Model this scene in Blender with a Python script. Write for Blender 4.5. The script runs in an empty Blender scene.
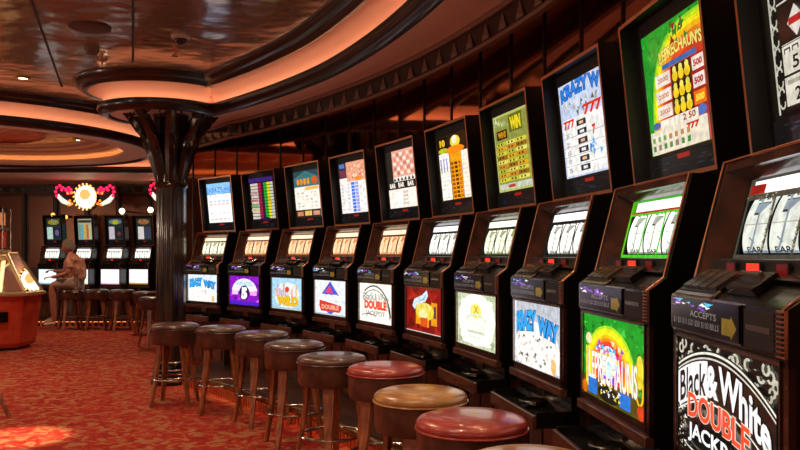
import bpy, bmesh, math, random
from mathutils import Vector, Matrix
random.seed(7)
PI = math.pi
SC = bpy.context.scene
COL = SC.collection

# ------------------------------------------------------------------ camera
CAMH = 1.12
cd = bpy.data.cameras.new('camera'); cam = bpy.data.objects.new('camera', cd); COL.objects.link(cam)
cam.location = (0, 0, CAMH); cam.rotation_euler = (PI/2, 0, 0)
cd.sensor_width = 36; cd.lens = 36*784/800; cd.shift_y = 30/800; cd.clip_start = .05
SC.camera = cam
SC.view_settings.view_transform = 'Standard'
SC.view_settings.look = 'None'
SC.view_settings.gamma = 1
SC.view_settings.use_curve_mapping = False
SC.view_settings.exposure = 0.0
SC.cycles.use_denoising = True
SC.cycles.max_bounces = 8
SC.cycles.sample_clamp_indirect = 3
# ------------------------------------------------------------------ world
w = bpy.data.worlds.new('world'); SC.world = w; w.use_nodes = True
w.node_tree.nodes['Background'].inputs[0].default_value = (.5, .22, .12, 1)
w.node_tree.nodes['Background'].inputs[1].default_value = .03

def spot(x, y, z, power, size, color=(1, .72, .42), blend=.6, r=.04, aim=None):
    l = bpy.data.lights.new('downlight_or_fill', 'SPOT'); l.energy = power; l.spot_size = math.radians(size)
    l.spot_blend = blend; l.color = color; l.shadow_soft_size = r
    o = bpy.data.objects.new('downlight_or_fill', l); COL.objects.link(o); o.location = (x, y, z)
    if aim:
        o.rotation_euler = (Vector(aim)-Vector((x, y, z))).to_track_quat('-Z', 'Y').to_euler()
    return o
WARM = (1, .74, .48)
LIGHTS = [(-2.36, 4.8, 1500, 17), (-3.1, 6.45, 200, 100), (-5.2, 6.4, 200, 120), (-4.1, 8.0, 150, 90), (-3.6, 10.9, 260, 130), (-6.3, 10.9, 220, 130), (-2.2, 2.6, 130, 125),  # wide spots by the pusher and over the stools are added fill, no fixtures
          (-1.0, 1.6, 130, 125), (-1.2, 3.9, 170, 125), (-.25, 2.2, 90, 125), (-4.2, 3.2, 160, 125), (-1.9, 5.6, 150, 120), (-6.5, 4.5, 160, 125), (-3.0, .5, 130, 125)]
for q_, (x_, y_, p_, a_) in enumerate(LIGHTS):
    spot(x_, y_, 2.50, p_*.5, a_, (1, .8, .52) if q_ == 0 else WARM)
for x_, y_, p_ in ((-3.2, -1.8, 75), (-7.0, 1.0, 95), (-.6, -1.6, 26), (-8.0, 7.5, 60), (-4.6, 5.6, 26)):   # fill lights added around the camera to lift soffit and fronts, no lamps there
    l = bpy.data.lights.new('fill_light', 'POINT'); l.energy = p_; l.color = (1, .8, .62); l.shadow_soft_size = .15
    o = bpy.data.objects.new('fill_light', l); COL.objects.link(o); o.location = (x_, y_, 1.55)

# ------------------------------------------------------------------ materials
def lin(c):
    if isinstance(c, str):
        c = [int(c[i:i+2], 16)/255 for i in (0, 2, 4)]
    return tuple((v/12.92 if v <= .04045 else ((v+.055)/1.055)**2.4) for v in c)
MATS = {}
def mat(name, col, rough=.5, metal=0, emit=None, es=0, spec=.5, coat=0, trans=0, alpha=1):
    if name in MATS: return MATS[name]
    m = bpy.data.materials.new(name); m.use_nodes = True
    b = m.node_tree.nodes['Principled BSDF']
    b.inputs['Base Color'].default_value = (*lin(col), 1)
    b.inputs['Roughness'].default_value = rough; b.inputs['Metallic'].default_value = metal
    b.inputs['Specular IOR Level'].default_value = spec
    b.inputs['Coat Weight'].default_value = coat
    b.inputs['Transmission Weight'].default_value = trans
    if emit:
        b.inputs['Emission Color'].default_value = (*lin(emit), 1); b.inputs['Emission Strength'].default_value = es
    MATS[name] = m
    return m
def nodes(m): return m.node_tree.nodes, m.node_tree.links, m.node_tree.nodes['Principled BSDF']
def noise_mix(m, c1, c2, scale=5, detail=4, lo=.4, hi=.6, rough=None, bump=0, stretch=None):
    n, l, b = nodes(m)
    tc = n.new('ShaderNodeTexCoord'); mp = n.new('ShaderNodeMapping')
    if stretch: mp.inputs['Scale'].default_value = stretch
    nz = n.new('ShaderNodeTexNoise'); nz.inputs['Scale'].default_value = scale; nz.inputs['Detail'].default_value = detail
    cr = n.new('ShaderNodeValToRGB'); e = cr.color_ramp.elements
    e[0].position = lo; e[1].position = hi; e[0].color = (*lin(c1), 1); e[1].color = (*lin(c2), 1)
    l.new(tc.outputs['Object'], mp.inputs[0]); l.new(mp.outputs[0], nz.inputs['Vector'])
    l.new(nz.outputs['Fac'], cr.inputs[0]); l.new(cr.outputs[0], b.inputs['Base Color'])
    if bump:
        bp = n.new('ShaderNodeBump'); bp.inputs['Strength'].default_value = bump; bp.inputs['Distance'].default_value = .01
        l.new(nz.outputs['Fac'], bp.inputs['Height']); l.new(bp.outputs[0], b.inputs['Normal'])
    return m

BLACK = mat('black_lacquer', '0d0a09', .22, coat=.3)
DARK = mat('dark_brown_lacquer', '2a1611', .25, coat=.4)
BEZEL = noise_mix(mat('brown_mottled_lacquer', '3c221a', .2, coat=.6), '24130e', '48281e', 9, 3, .4, .65)
WOODT = noise_mix(mat('red_brown_wood_trim', '4f2d20', .3, coat=.3), '3a2018', '5c3426', 12, 4, stretch=(1, 6, 6))
COPPER = mat('copper_edge_metal', 'd8926a', .36, 1)
CHROME = mat('worn_chrome', 'b8b0a4', .2, 1)
BRASS = mat('brass', 'b5833f', .25, 1)
GRILLE = mat('grille_black', '151110', .4)
BACKP = mat('black_matte_panel', '0a0908', .5)
STAND = noise_mix(mat('stand_dark_wood', '3a1d14', .4), '22110c', '46241a', 6, 4, stretch=(8, 8, 1))
VINYL = noise_mix(mat('brown_vinyl', '4c2c1f', .32, coat=.25), '3c2118', '523024', 14, 4, bump=.15)
VINYLR = noise_mix(mat('dark_red_vinyl', '8a2a22', .3, coat=.3), '7d221c', '96342a', 10, 3, bump=.1)
VINYLT = noise_mix(mat('ochre_vinyl', '9a6a38', .3, coat=.3), '8a5a30', 'a8783f', 8, 3, bump=.1)
LEGW = noise_mix(mat('stool_leg_wood', '8a4a28', .38, coat=.2), '6e371e', '9a5630', 10, 4, stretch=(6, 6, 1))
MOULD = mat('dark_bronze_moulding', '241713', .3, .3, coat=.3)
COVE = mat('salmon_plaster', 'd0907a', .6)
SOFF = mat('soffit_plaster', 'efd2c4', .5)
LED = mat('cove_light_strip', 'ffffff', .5, emit='ffcda0', es=11)
LEAF = mat('pewter_leaf', '8d7466', .35, .6)
COLM = noise_mix(mat('column_bronze', '3a2a22', .22, .55, coat=.4), '2a1d18', '463329', 4, 3, stretch=(4, 4, .6))
REDD = mat('red_display', '300404', .3, emit='ff2a14', es=2.0)
REDD2 = mat('dim_red_display', '300404', .3, emit='a01010', es=.3)
GLOW = mat('white_glow_strip', 'ffffff', .3, emit='fff2d8', es=1.6)
LAMP = mat('lamp_glass', 'ffffff', .3, emit='ffd9a0', es=9)

ART = bpy.data.materials.new('backlit_print'); ART.use_nodes = True
_n, _l, _b = nodes(ART)
_a = _n.new('ShaderNodeAttribute'); _a.attribute_name = 'print'
_b.inputs['Base Color'].default_value = (.01, .01, .01, 1); _b.inputs['Roughness'].default_value = .15
_tc = _n.new('ShaderNodeTexCoord'); _nz = _n.new('ShaderNodeTexNoise'); _nz.inputs['Scale'].default_value = 45; _nz.inputs['Detail'].default_value = 3
_mr = _n.new('ShaderNodeMapRange'); _mr.inputs['From Min'].default_value = .35; _mr.inputs['From Max'].default_value = .62; _mr.inputs['To Min'].default_value = .85; _mr.inputs['To Max'].default_value = 1.2
_l.new(_tc.outputs['Object'], _nz.inputs['Vector']); _l.new(_nz.outputs['Fac'], _mr.inputs[0]); _l.new(_mr.outputs[0], _b.inputs['Emission Strength'])
_l.new(_a.outputs['Color'], _b.inputs['Emission Color'])

# carpet
CARP = mat('patterned_carpet', 'a03020', .9, spec=.1)
def _carpet():
    n, l, b = nodes(CARP)
    tc = n.new('ShaderNodeTexCoord')
    nz = n.new('ShaderNodeTexNoise'); nz.inputs['Scale'].default_value = 11; nz.inputs['Detail'].default_value = 3; nz.inputs['Distortion'].default_value = 1.4
    nz2 = n.new('ShaderNodeTexNoise'); nz2.inputs['Scale'].default_value = 60; nz2.inputs['Detail'].default_value = 2
    vo = n.new('ShaderNodeTexVoronoi'); vo.inputs['Scale'].default_value = 3.2
    l.new(tc.outputs['Object'], nz.inputs['Vector']); l.new(tc.outputs['Object'], nz2.inputs['Vector']); l.new(nz.outputs['Color'], vo.inputs['Vector'])
    cr = n.new('ShaderNodeValToRGB'); cr.color_ramp.interpolation = 'LINEAR'
    e = cr.color_ramp.elements
    e[0].position = .40; e[0].color = (*lin('7a1c16'), 1); e[1].position = .62; e[1].color = (*lin('8e5c3c'), 1)
    x = e.new(.47); x.color = (*lin('94261c'), 1)
    x = e.new(.52); x.color = (*lin('8a281c'), 1)
    x = e.new(.555); x.color = (*lin('8c4c32'), 1)
    ad = n.new('ShaderNodeMath'); ad.operation = 'MULTIPLY_ADD'; ad.inputs[1].default_value = .22; 
    l.new(nz2.outputs['Fac'], ad.inputs[0]); l.new(nz.outputs['Fac'], ad.inputs[2])
    sb = n.new('ShaderNodeMath'); sb.operation = 'SUBTRACT'; sb.inputs[1].default_value = .11
    l.new(ad.outputs[0], sb.inputs[0]); l.new(sb.outputs[0], cr.inputs[0]); l.new(cr.outputs[0], b.inputs['Base Color'])
_carpet()
# bronze mirror
MIRR = mat('bronze_mirror', 'c08e70', .05, 1)
# ceiling lacquer panels
CEIL = mat('brown_lacquer_ceiling', '9a7c60', .17, .45, coat=.15)
def _ceil():
    n, l, b = nodes(CEIL)
    tc = n.new('ShaderNodeTexCoord'); nz = n.new('ShaderNodeTexNoise'); nz.inputs['Scale'].default_value = 2.6; nz.inputs['Detail'].default_value = 2
    bp = n.new('ShaderNodeBump'); bp.inputs['Strength'].default_value = .5; bp.inputs['Distance'].default_value = .05
    l.new(tc.outputs['Object'], nz.inputs['Vector']); l.new(nz.outputs['Fac'], bp.inputs['Height']); l.new(bp.outputs[0], b.inputs['Normal'])
_ceil()

# ------------------------------------------------------------------ mesh helper
class MB:
    def __init__(s): s.v = []; s.f = []; s.m = []; s.mats = []; s.c = None
    def mi(s, m):
        if m not in s.mats: s.mats.append(m)
        return s.mats.index(m)
    def add(s, vs, fs, m):
        o = len(s.v); s.v += [tuple(v) for v in vs]; k = s.mi(m)
        for f in fs: s.f.append([i+o for i in f]); s.m.append(k)
        return s
    def box(s, x0, x1, y0, y1, z0, z1, m, mx=None):
        vs = [Vector((x, y, z)) for z in (z0, z1) for x, y in ((x0, y0), (x1, y0), (x1, y1), (x0, y1))]
        if mx: vs = [mx @ v for v in vs]
        return s.add(vs, [(3, 2, 1, 0), (4, 5, 6, 7), (0, 1, 5, 4), (1, 2, 6, 5), (2, 3, 7, 6), (3, 0, 4, 7)], m)
    def prism(s, prof, u0, u1, m):          # prof in (v,z) with v outward (-Y)
        n = len(prof); vs = [(u0, -v, z) for v, z in prof]+[(u1, -v, z) for v, z in prof]
        fs = [(i, (i+1) % n, (i+1) % n+n, i+n) for i in range(n)]
        fs += [tuple(range(n))[::-1], tuple(range(n, 2*n))]
        return s.add(vs, fs, m)
    def quad(s, pts, m): return s.add(pts, [tuple(range(len(pts)))], m)
    def lathe(s, prof, m, n=32, c=(0, 0, 0), mx=None, scale=(1, 1)):
        vs = []; fs = []
        for r, z in prof:
            for i in range(n):
                a = 2*PI*i/n; p = Vector((c[0]+r*scale[0]*math.cos(a), c[1]+r*scale[1]*math.sin(a), c[2]+z))
                vs.append(mx @ p if mx else p)
        for j in range(len(prof)-1):
            for i in range(n): fs.append((j*n+i, j*n+(i+1) % n, (j+1)*n+(i+1) % n, (j+1)*n+i))
        fs.append(tuple(range(n))[::-1]); fs.append(tuple(range((len(prof)-1)*n, len(prof)*n)))
        return s.add(vs, fs, m)
    def tube(s, pts, r, m, n=8, closed=False, flat=1.0):
        pts = [Vector(p) for p in pts]; N = len(pts); vs = []; fs = []
        R = r if isinstance(r, (list, tuple)) else [r]*N
        for i, p in enumerate(pts):
            a = pts[(i-1) % N] if (closed or i) else p; b = pts[(i+1) % N] if (closed or i < N-1) else p
            t = (b-a).normalized(); up = Vector((0, 0, 1)) if abs(t.z) < .9 else Vector((0, 1, 0))
            x = t.cross(up).normalized(); y = x.cross(t)
            for k in range(n):
                an = 2*PI*k/n; vs.append(p+x*math.cos(an)*R[i]+y*math.sin(an)*R[i]*flat)
        for i in range(N if closed else N-1):
            j = (i+1) % N
            for k in range(n): fs.append((i*n+k, i*n+(k+1) % n, j*n+(k+1) % n, j*n+k))
        if not closed: fs.append(tuple(range(n))[::-1]); fs.append(tuple(range((N-1)*n, N*n)))
        return s.add(vs, fs, m)
    def sweep(s, path, prof, m, closed=False, pclosed=True):   # path [(x,y)], prof [(o,z)], o to the left of travel
        N = len(path); vs = []; fs = []; P = len(prof)
        for i in range(N):
            p = Vector(path[i]); a = Vector(path[(i-1) % N]) if (closed or i) else None; b = Vector(path[(i+1) % N]) if (closed or i < N-1) else None
            d1 = (p-a).normalized() if a is not None else None; d2 = (b-p).normalized() if b is not None else None
            if d1 is None: d1 = d2
            if d2 is None: d2 = d1
            n1 = Vector((-d1.y, d1.x)); n2 = Vector((-d2.y, d2.x)); nn = (n1+n2).normalized(); sc = 1/max(.45, nn.dot(n1))
            for o, z in prof: vs.append((p.x+nn.x*o*sc, p.y+nn.y*o*sc, z))
        for i in range(N if closed else N-1):
            j = (i+1) % N
            for k in range(P if pclosed else P-1):
                q = (k+1) % P; fs.append((i*P+k, j*P+k, j*P+q, i*P+q))
        return s.add(vs, fs, m)
    def mesh(s, name, smooth=False, bevel=0):
        me = bpy.data.meshes.new(name); me.from_pydata(s.v, [], s.f)
        for m in s.mats: me.materials.append(m)
        for p, k in zip(me.polygons, s.m): p.material_index = k
        if s.c is not None:
            at = me.color_attributes.new('print', 'FLOAT_COLOR', 'CORNER'); li = 0
            for p, c in zip(me.polygons, s.c):
                for q in range(p.loop_total): at.data[p.loop_start+q].color = (*c, 1)
        if s.c is None:
            bm = bmesh.new(); bm.from_mesh(me); bmesh.ops.recalc_face_normals(bm, faces=bm.faces)
            bm.to_mesh(me); bm.free()
        if smooth:
            for p in me.polygons: p.use_smooth = True
            try: me.set_sharp_from_angle(angle=math.radians(40))
            except Exception: pass
        return me
    def build(s, name, parent=None, smooth=False, bevel=0, **kw):
        return link(name, s.mesh(name, smooth), parent, bevel=bevel, **kw)

def link(name, me, parent=None, loc=None, rz=0, bevel=0, label=None, cat=None, group=None, kind=None):
    o = bpy.data.objects.new(name, me); COL.objects.link(o)
    if parent: o.parent = parent
    if loc: o.location = loc
    if rz: o.rotation_euler.z = rz
    if bevel:
        b = o.modifiers.new('bevel', 'BEVEL'); b.width = bevel; b.segments = 2; b.limit_method = 'ANGLE'
    return tag(o, label, cat, group, kind)
def tag(o, label=None, cat=None, group=None, kind=None):
    if label: o['label'] = label
    if cat: o['category'] = cat
    if group: o['group'] = group
    if kind: o['kind'] = kind
    return o
def thing(name, loc, rz, label, cat, group=None):
    return link(name, None, None, loc, rz, label=label, cat=cat, group=group)
def kids(o): return [c for c in COL.objects if c.parent == o]
def copy_tree(o, parent=None):
    c = o.copy(); COL.objects.link(c); c.parent = parent
    for ch in kids(o): copy_tree(ch, c)
    return c

# ------------------------------------------------------------------ print artwork on glass
TXT = {}
def textgeo(s, bold=0.0):
    k = (s, bold)
    if k in TXT: return TXT[k]
    cu = bpy.data.curves.new('t', 'FONT'); cu.body = s; cu.resolution_u = 3; cu.offset = bold
    o = bpy.data.objects.new('t', cu); COL.objects.link(o)
    bpy.context.view_layer.update()
    ev = o.evaluated_get(bpy.context.evaluated_depsgraph_get()); me = ev.to_mesh()
    vs = [(v.co.x, v.co.y) for v in me.vertices]; fs = [tuple(p.vertices) for p in me.polygons]
    nz = sum(p.normal.z*p.area for p in me.polygons)
    if nz < 0: fs = [f[::-1] for f in fs]
    ev.to_mesh_clear(); bpy.data.objects.remove(o); bpy.data.curves.remove(cu)
    x0 = min(v[0] for v in vs); x1 = max(v[0] for v in vs); y0 = min(v[1] for v in vs); y1 = max(v[1] for v in vs)
    vs = [((x-x0)/(x1-x0), (y-y0)/(y1-y0)) for x, y in vs]
    TXT[k] = (vs, fs); return TXT[k]

class Art:
    """prints in the unit square, (0,0) bottom left; fn maps (a,b,layer)->point"""
    def __init__(s, fn, bg='101010', gain=1.0):
        s.fn = fn; s.v = []; s.f = []; s.c = []; s.n = 0; s.gain = gain; s.rect(0, 0, 1, 1, bg)
    def put(s, vs, fs, col, warp=None):
        o = len(s.v)
        for a, b in vs:
            if warp: a, b = warp(a, b)
            a = min(1, max(0, a)); b = min(1, max(0, b))
            s.v.append(s.fn(a, b, s.n))
        c = tuple(x*s.gain for x in lin(col))
        for f in fs: s.f.append([i+o for i in f]); s.c.append(c)
        s.n += 1
    def rect(s, a0, b0, a1, b1, col, nx=1, warp=None):
        ny = 12 if getattr(s, 'curved', False) else 1
        vs = [(a0+(a1-a0)*i/nx, b0+(b1-b0)*j/ny) for j in range(ny+1) for i in range(nx+1)]
        fs = [(j*(nx+1)+i, j*(nx+1)+i+1, (j+1)*(nx+1)+i+1, (j+1)*(nx+1)+i) for j in range(ny) for i in range(nx)]
        s.put(vs, fs, col, warp)
    def poly(s, pts, col):
        ar = sum(pts[i-1][0]*pts[i][1]-pts[i][0]*pts[i-1][1] for i in range(len(pts)))
        if ar < 0: pts = pts[::-1]
        s.put(pts, [tuple(range(len(pts)))], col)
    def ell(s, a, b, ra, rb, col, n=24): s.poly([(a+ra*math.cos(2*PI*i/n), b+rb*math.sin(2*PI*i/n)) for i in range(n)], col)
    def arc(s, a, b, ra, rb, t, a0, a1, col, n=24):
        vs = []
        for i in range(n+1):
            q = math.radians(a0+(a1-a0)*i/n)
            vs += [(a+ra*math.cos(q), b+rb*math.sin(q)), (a+(ra-t)*math.cos(q), b+(rb-t)*math.sin(q))]
        s.put(vs, [(2*i, 2*i+2, 2*i+3, 2*i+1) if a1 > a0 else (2*i, 2*i+1, 2*i+3, 2*i+2) for i in range(n)], col)
    def text(s, t, a0, b0, a1, b1, col, bold=0.0, out=None, ow=.05, warp=None):
        W = a1-a0; H = b1-b0
        if out:
            vs, fs = textgeo(t, bold+ow); e = .03
            s.put([(a0-e*W*.4+x*W*(1+.8*e), b0-e*H+y*H*(1+2*e)) for x, y in vs], fs, out, warp)
        vs, fs = textgeo(t, bold); s.put([(a0+x*W, b0+y*H) for x, y in vs], fs, col, warp)
    def grid(s, a0, b0, a1, b1, nc, nr, cols, fill=.8, rnd=None):
        r = rnd or random
        for i in range(nc):
            for j in range(nr):
                c = cols[(i*7+j*3) % len(cols)] if rnd is None else r.choice(cols)
                w = (a1-a0)/nc; h = (b1-b0)/nr
                s.rect(a0+w*(i+.5-fill/2), b0+h*(j+.5-fill/2*.8), a0+w*(i+.5+fill/2), b0+h*(j+.5+fill/2*.8), c); s.n -= 1
        s.n += 1
    def scatter(s, n, size, cols, box=(0, 0, 1, 1), seed=1):
        r = random.Random(seed)
        for _ in range(n):
            a = r.uniform(box[0], box[2]); b = r.uniform(box[1], box[3]); q = r.uniform(0, PI); t = size*r.uniform(.4, 1)
            s.poly([(a+t*math.cos(q+k)*(1 if i % 2 else .45), b+t*math.sin(q+k)*(1 if i % 2 else .45)) for i, k in enumerate([x*PI/3 for x in range(6)])], r.choice(cols)); s.n -= .95
        s.n += 1
    def mesh(s, name):
        mb = MB(); mb.v = s.v; mb.f = s.f; mb.m = [0]*len(s.f); mb.mats = [ART]; mb.c = s.c
        return mb.mesh(name)

# ------------------------------------------------------------------ the row's plan curve
S_ = .7203; X0, Z0 = .634, 1.5505
def th(k): return 1.5866-.0996*k+.001*k*k
_tab = {}
def _integ():
    d = .02
    x, y = X0, Z0; _tab[0] = (x, y)
    for i in range(700):
        t = th((i+.5)*d); x -= S_*d*math.cos(t); y += S_*d*math.sin(t); _tab[i+1] = (x, y)
    x, y = X0, Z0
    for i in range(500):
        t = th(-(i+.5)*d); x += S_*d*math.cos(t); y -= S_*d*math.sin(t); _tab[-i-1] = (x, y)
_integ()
def row(k, v=0):
    x, y = _tab[int(round(k/.02))]; t = th(k)
    return (x-math.sin(t)*v, y-math.cos(t)*v)
def frange(a, b, d):
    n = abs(int(round((b-a)/d))); return [a+(b-a)*i/n for i in range(n+1)]

# small downlights in the soffit over the machines
for k_ in range(-1, 10):
    x_, y_ = row(k_+.5, .07); x2_, y2_ = row(k_+.5, -.02)
    spot(x_, y_, 2.17, 12, 120, (1, .64, .4), aim=(x2_, y2_, 1.6))

# ================================================================== THE SETTING
SZ, CZ = 2.34, 2.59
mb = MB(); mb.quad([(-13, -5, 0), (5, -5, 0), (5, 15, 0), (-13, 15, 0)], CARP); mb.build('floor', kind='structure')
mb = MB(); mb.box(-13, 5, -5, 15, CZ, CZ+.05, CEIL); mb.build('ceiling', kind='structure')
# bronze mirror wall behind the machines, flat panels between dark joints
ks = frange(-7, 10.4, .497)
mb = MB()
for i in range(len(ks)-1):
    a = row(ks[i], -.335); b = row(ks[i+1], -.335); mb.quad([(*a, 0), (*b, 0), (*b, SZ), (*a, SZ)], MIRR)
mb.build('wall_right', kind='structure')
mb = MB()
for k in ks:
    a = Vector((*row(k, -.330), 0)); t = th(k); M = Matrix.Translation(a) @ Matrix.Rotation(-t, 4, 'Z')
    mb.box(-.006, .006, -.003, .003, 0, SZ, DARK, M)
mb.build('trim_1', kind='structure')
e0 = row(10.4, -.335)
WALLM = noise_mix(mat('dark_brown_panelling', '3b2018', .35), '4a2c20', '6a4634', 3, 3)
mb = MB(); mb.quad([(*e0, 0), (-1.6, 13.8, 0), (-1.6, 13.8, CZ), (*e0, CZ)], WALLM); mb.build('wall_side', kind='structure')
mb = MB(); mb.quad([(-13, 13.8, 0), (-1.6, 13.8, 0), (-1.6, 13.8, CZ), (-13, 13.8, CZ)], WALLM); mb.build('wall_back', kind='structure')
mb = MB(); mb.quad([(-12.5, -5, 0), (-12.5, 15, 0), (-12.5, 15, CZ), (-12.5, -5, CZ)], WALLM); mb.build('wall_left', kind='structure')
mb = MB(); mb.quad([(-13, -4.5, 0), (5, -4.5, 0), (5, -4.5, CZ), (-13, -4.5, CZ)], WALLM); mb.build('wall_front', kind='structure')
# pilasters/dark panels of far wall
mb = MB()
for i in range(18):
    x = -11+.55*i; mb.box(x, x+.03, 13.76, 13.8, 0, 2.3, MOULD); mb.box(x+.08, x+.5, 13.785, 13.8, .9, 2.15, mat('bronzed_panel', '8a5a44', .3, .7))
mb.build('trim_2', kind='structure')

MLD = [(-.02, 2.40), (-.0, 2.378), (.04, 2.380), (.075, 2.40), (.092, 2.43), (.088, 2.462), (.07, 2.466), (.064, 2.444), (-.02, 2.435)]
RIS = [(-.005, 2.435), (.01, 2.465), (.045, 2.495), (.10, 2.52), (.17, 2.535)]
UPM = [(.16, 2.535), (.165, 2.518), (.19, 2.515), (.21, 2.53), (.22, 2.55), (.25, 2.556), (.275, 2.575), (.285, 2.60), (.16, 2.60)]
DZ = -.06
def lift(p, d): return [(a, b+d) for a, b in p]
LEDP = [(.046, 2.446), (.062, 2.446), (.062, 2.452), (.046, 2.452)]
UPM = [(a, 2.653-(2.605-b)*.9) for a, b in UPM]
RIS = [(-.005, 2.43), (.01, 2.475), (.045, 2.525), (.10, 2.563), (.17, 2.583)]
LEDP = lift(LEDP, 0)
def coves(path, closed, n, led=True):
    mb = MB(); mb.sweep(path, lift(MLD, DZ), MOULD, closed); mb.sweep(path, lift(UPM, DZ), MOULD, closed); mb.build('trim_%d' % n, kind='structure', smooth=True)
    mb = MB(); mb.sweep(path, lift(RIS, DZ), COVE, closed, False); mb.build('ceiling_cove_%d' % n, kind='structure', smooth=True)
    if led:
        mb = MB(); mb.sweep(path, lift(LEDP, DZ), LED, closed); o = mb.build('trim_%d' % (n+10), kind='structure')
CC = (-2.08, 6.9); CR = .46
def pv(k): return (.14+.08*min(1, max(0, (k-5.5)/2.7))) if k <= 8.2 else .22-.62*(k-8.2)/2.2
pA = [row(k, pv(k)) for k in frange(-7, 8.2, .2)]
pB = [(CC[0]+CR*math.cos(math.radians(a)), CC[1]+CR*math.sin(math.radians(a))) for a in frange(-24, -262, 238/30)]
pC = [row(k, pv(k)) for k in frange(9.4, 10.4, .2)]
coves(pA+pB+pC, False, 3)
DC = (-4.8, 8.8); DR = 1.9
disc = [(DC[0]+DR*math.cos(-2*PI*i/64), DC[1]+DR*math.sin(-2*PI*i/64)) for i in range(64)]
coves(disc, True, 4)
farp = [(-1.2+(-10.8)*i/20, 11.65-.25*math.sin(PI*i/20)) for i in range(21)]
coves(farp, False, 5)
# soffit undersides
mb = MB()
kk = frange(-7, 10.4, .2)
for i in range(len(kk)-1):
    a, b = row(kk[i], pv(kk[i])), row(kk[i+1], pv(kk[i+1])); c, d = row(kk[i+1], -.52), row(kk[i], -.52)
    mb.quad([(*a, SZ), (*b, SZ), (*c, SZ), (*d, SZ)], SOFF)
mb.build('ceiling_soffit_1', kind='structure')
mb = MB(); mb.lathe([(CR, SZ-.004), (CR, SZ+.03)], SOFF, 48, (*CC, 0)); mb.build('ceiling_soffit_2', kind='structure')
mb = MB()
for i in range(20):
    a, b = farp[i], farp[i+1]; mb.quad([(*a, SZ), (*b, SZ), (b[0], 13.8, SZ), (a[0], 13.8, SZ)], SOFF)
mb.build('ceiling_soffit_3', kind='structure')
# round dropped soffit with stepped recess
CREAM = mat('cream_plaster', 'd8a878', .55)
def ring(mb, r0, z0, r1, z1, m, n=64):
    vs = []
    for r, z in ((r0, z0), (r1, z1)):
        for i in range(n): vs.append((DC[0]+r*math.cos(2*PI*i/n), DC[1]+r*math.sin(2*PI*i/n), z))
    mb.add(vs, [(i, (i+1) % n, n+(i+1) % n, n+i) for i in range(n)], m)
mb = MB()
P_ = [(1.9, SZ, SOFF), (1.6, SZ, CREAM), (1.6, SZ+.035, CREAM), (1.63, SZ+.045, CREAM), (1.63, SZ+.01, CREAM), (1.72, SZ+.01, CREAM), (1.70, SZ+.09, CREAM), (1.5, SZ+.10, CREAM), (1.48, SZ+.125, COVE), (1.36, SZ+.13, CREAM), (1.34, SZ+.155, COVE), (1.22, SZ+.16, CREAM), (1.2, SZ+.18, CEIL), (.01, SZ+.185, CEIL)]
for a_, b_ in zip(P_, P_[1:]): ring(mb, a_[0], a_[1], b_[0], b_[1], a_[2])
mb.build('ceiling_recess', kind='structure', smooth=False)
mb = MB(); n_ = 64
ring(mb, 1.66, SZ+.018, 1.69, SZ+.018, mat('recess_light_strip', 'ffffff', .5, emit='ffd4a4', es=4.5))
mb.build('trim_20', kind='structure')
# cornice with leaf dentils, main row and far wall
def cornice(path, n):
    mb = MB()
    sw = lambda p, m: mb.sweep(path, lift(p, DZ), m)
    sw([(0, 2.40), (.02, 2.40), (.03, 2.385), (.018, 2.37), (.0, 2.37)], LEAF)
    sw([(-.02, 2.37), (.004, 2.37), (.0, 2.265), (-.02, 2.265)], MOULD)
    sw([(-.02, 2.265), (.012, 2.265), (.02, 2.255), (.012, 2.242), (-.02, 2.242)], LEAF)
    L = 0; nxt = .06
    for i in range(len(path)-1):
        a = Vector(path[i]); b = Vector(path[i+1]); d = (b-a).length; t = (b-a)/d; nn = Vector((-t.y, t.x))
        while nxt < L+d:
            p = a+t*(nxt-L)
            def P(u, z, o=.008): q = p+t*u+nn*o; return (q.x, q.y, z+DZ)
            mb.add([P(-.042, 2.275), P(.042, 2.275), P(.024, 2.315), P(0, 2.358), P(-.024, 2.315), P(0, 2.30, .022)], [(0, 1, 5), (1, 2, 5), (2, 3, 5), (3, 4, 5), (4, 0, 5)], LEAF)
            nxt += .19
        L += d
    mb.build('trim_%d' % n, kind='structure')
def cv(k): return (-.19+.10*min(1, max(0, (k-2.5)/4))) if k < 8.6 else -.09-.22*(k-8.6)/1.8
cornice([row(k, cv(k)) for k in frange(-7, 10.4, .2)], 6)
cornice([(-1.7, 13.55), (-12, 13.55)], 7)
mb = MB(); mb.box(-12.4, -1.65, 13.57, 13.79, 2.19, 2.24, MOULD)
kk = frange(-7, 11, .2)
mb.build('trim_8', kind='structure')
# raised plinth with copper ribbed, lit riser and brass nosing
def plo(k): return min(.44, max(.16, .16+.075*(k-2.5)))
pk = frange(-6, 9.0, .1)
pp = [row(k, plo(k)) for k in pk]
mb = MB()
for i in range(len(pk)-1):
    a, b = pp[i], pp[i+1]; c, d = row(pk[i+1], -.33), row(pk[i], -.33)
    mb.quad([(*a, .10), (*b, .10), (*c, .10), (*d, .10)], STAND)
mb.sweep(pp, [(-.02, 0), (0, 0), (0, .09), (-.02, .09)], STAND)
a = row(9.0, plo(9.0)); b = row(9.0, -.33); mb.quad([(*a, 0), (*b, 0), (*b, .1), (*a, .1)], STAND)
mb.build('trim_9', kind='structure')
mb = MB(); mb.sweep(pp, [(-.03, .10), (-.03, .092), (.024, .092), (.026, .078), (.032, .078), (.034, .10), (.03, .108), (.02, .115), (-.03, .115)], BRASS); mb.build('trim_10', kind='structure', smooth=True)
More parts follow.
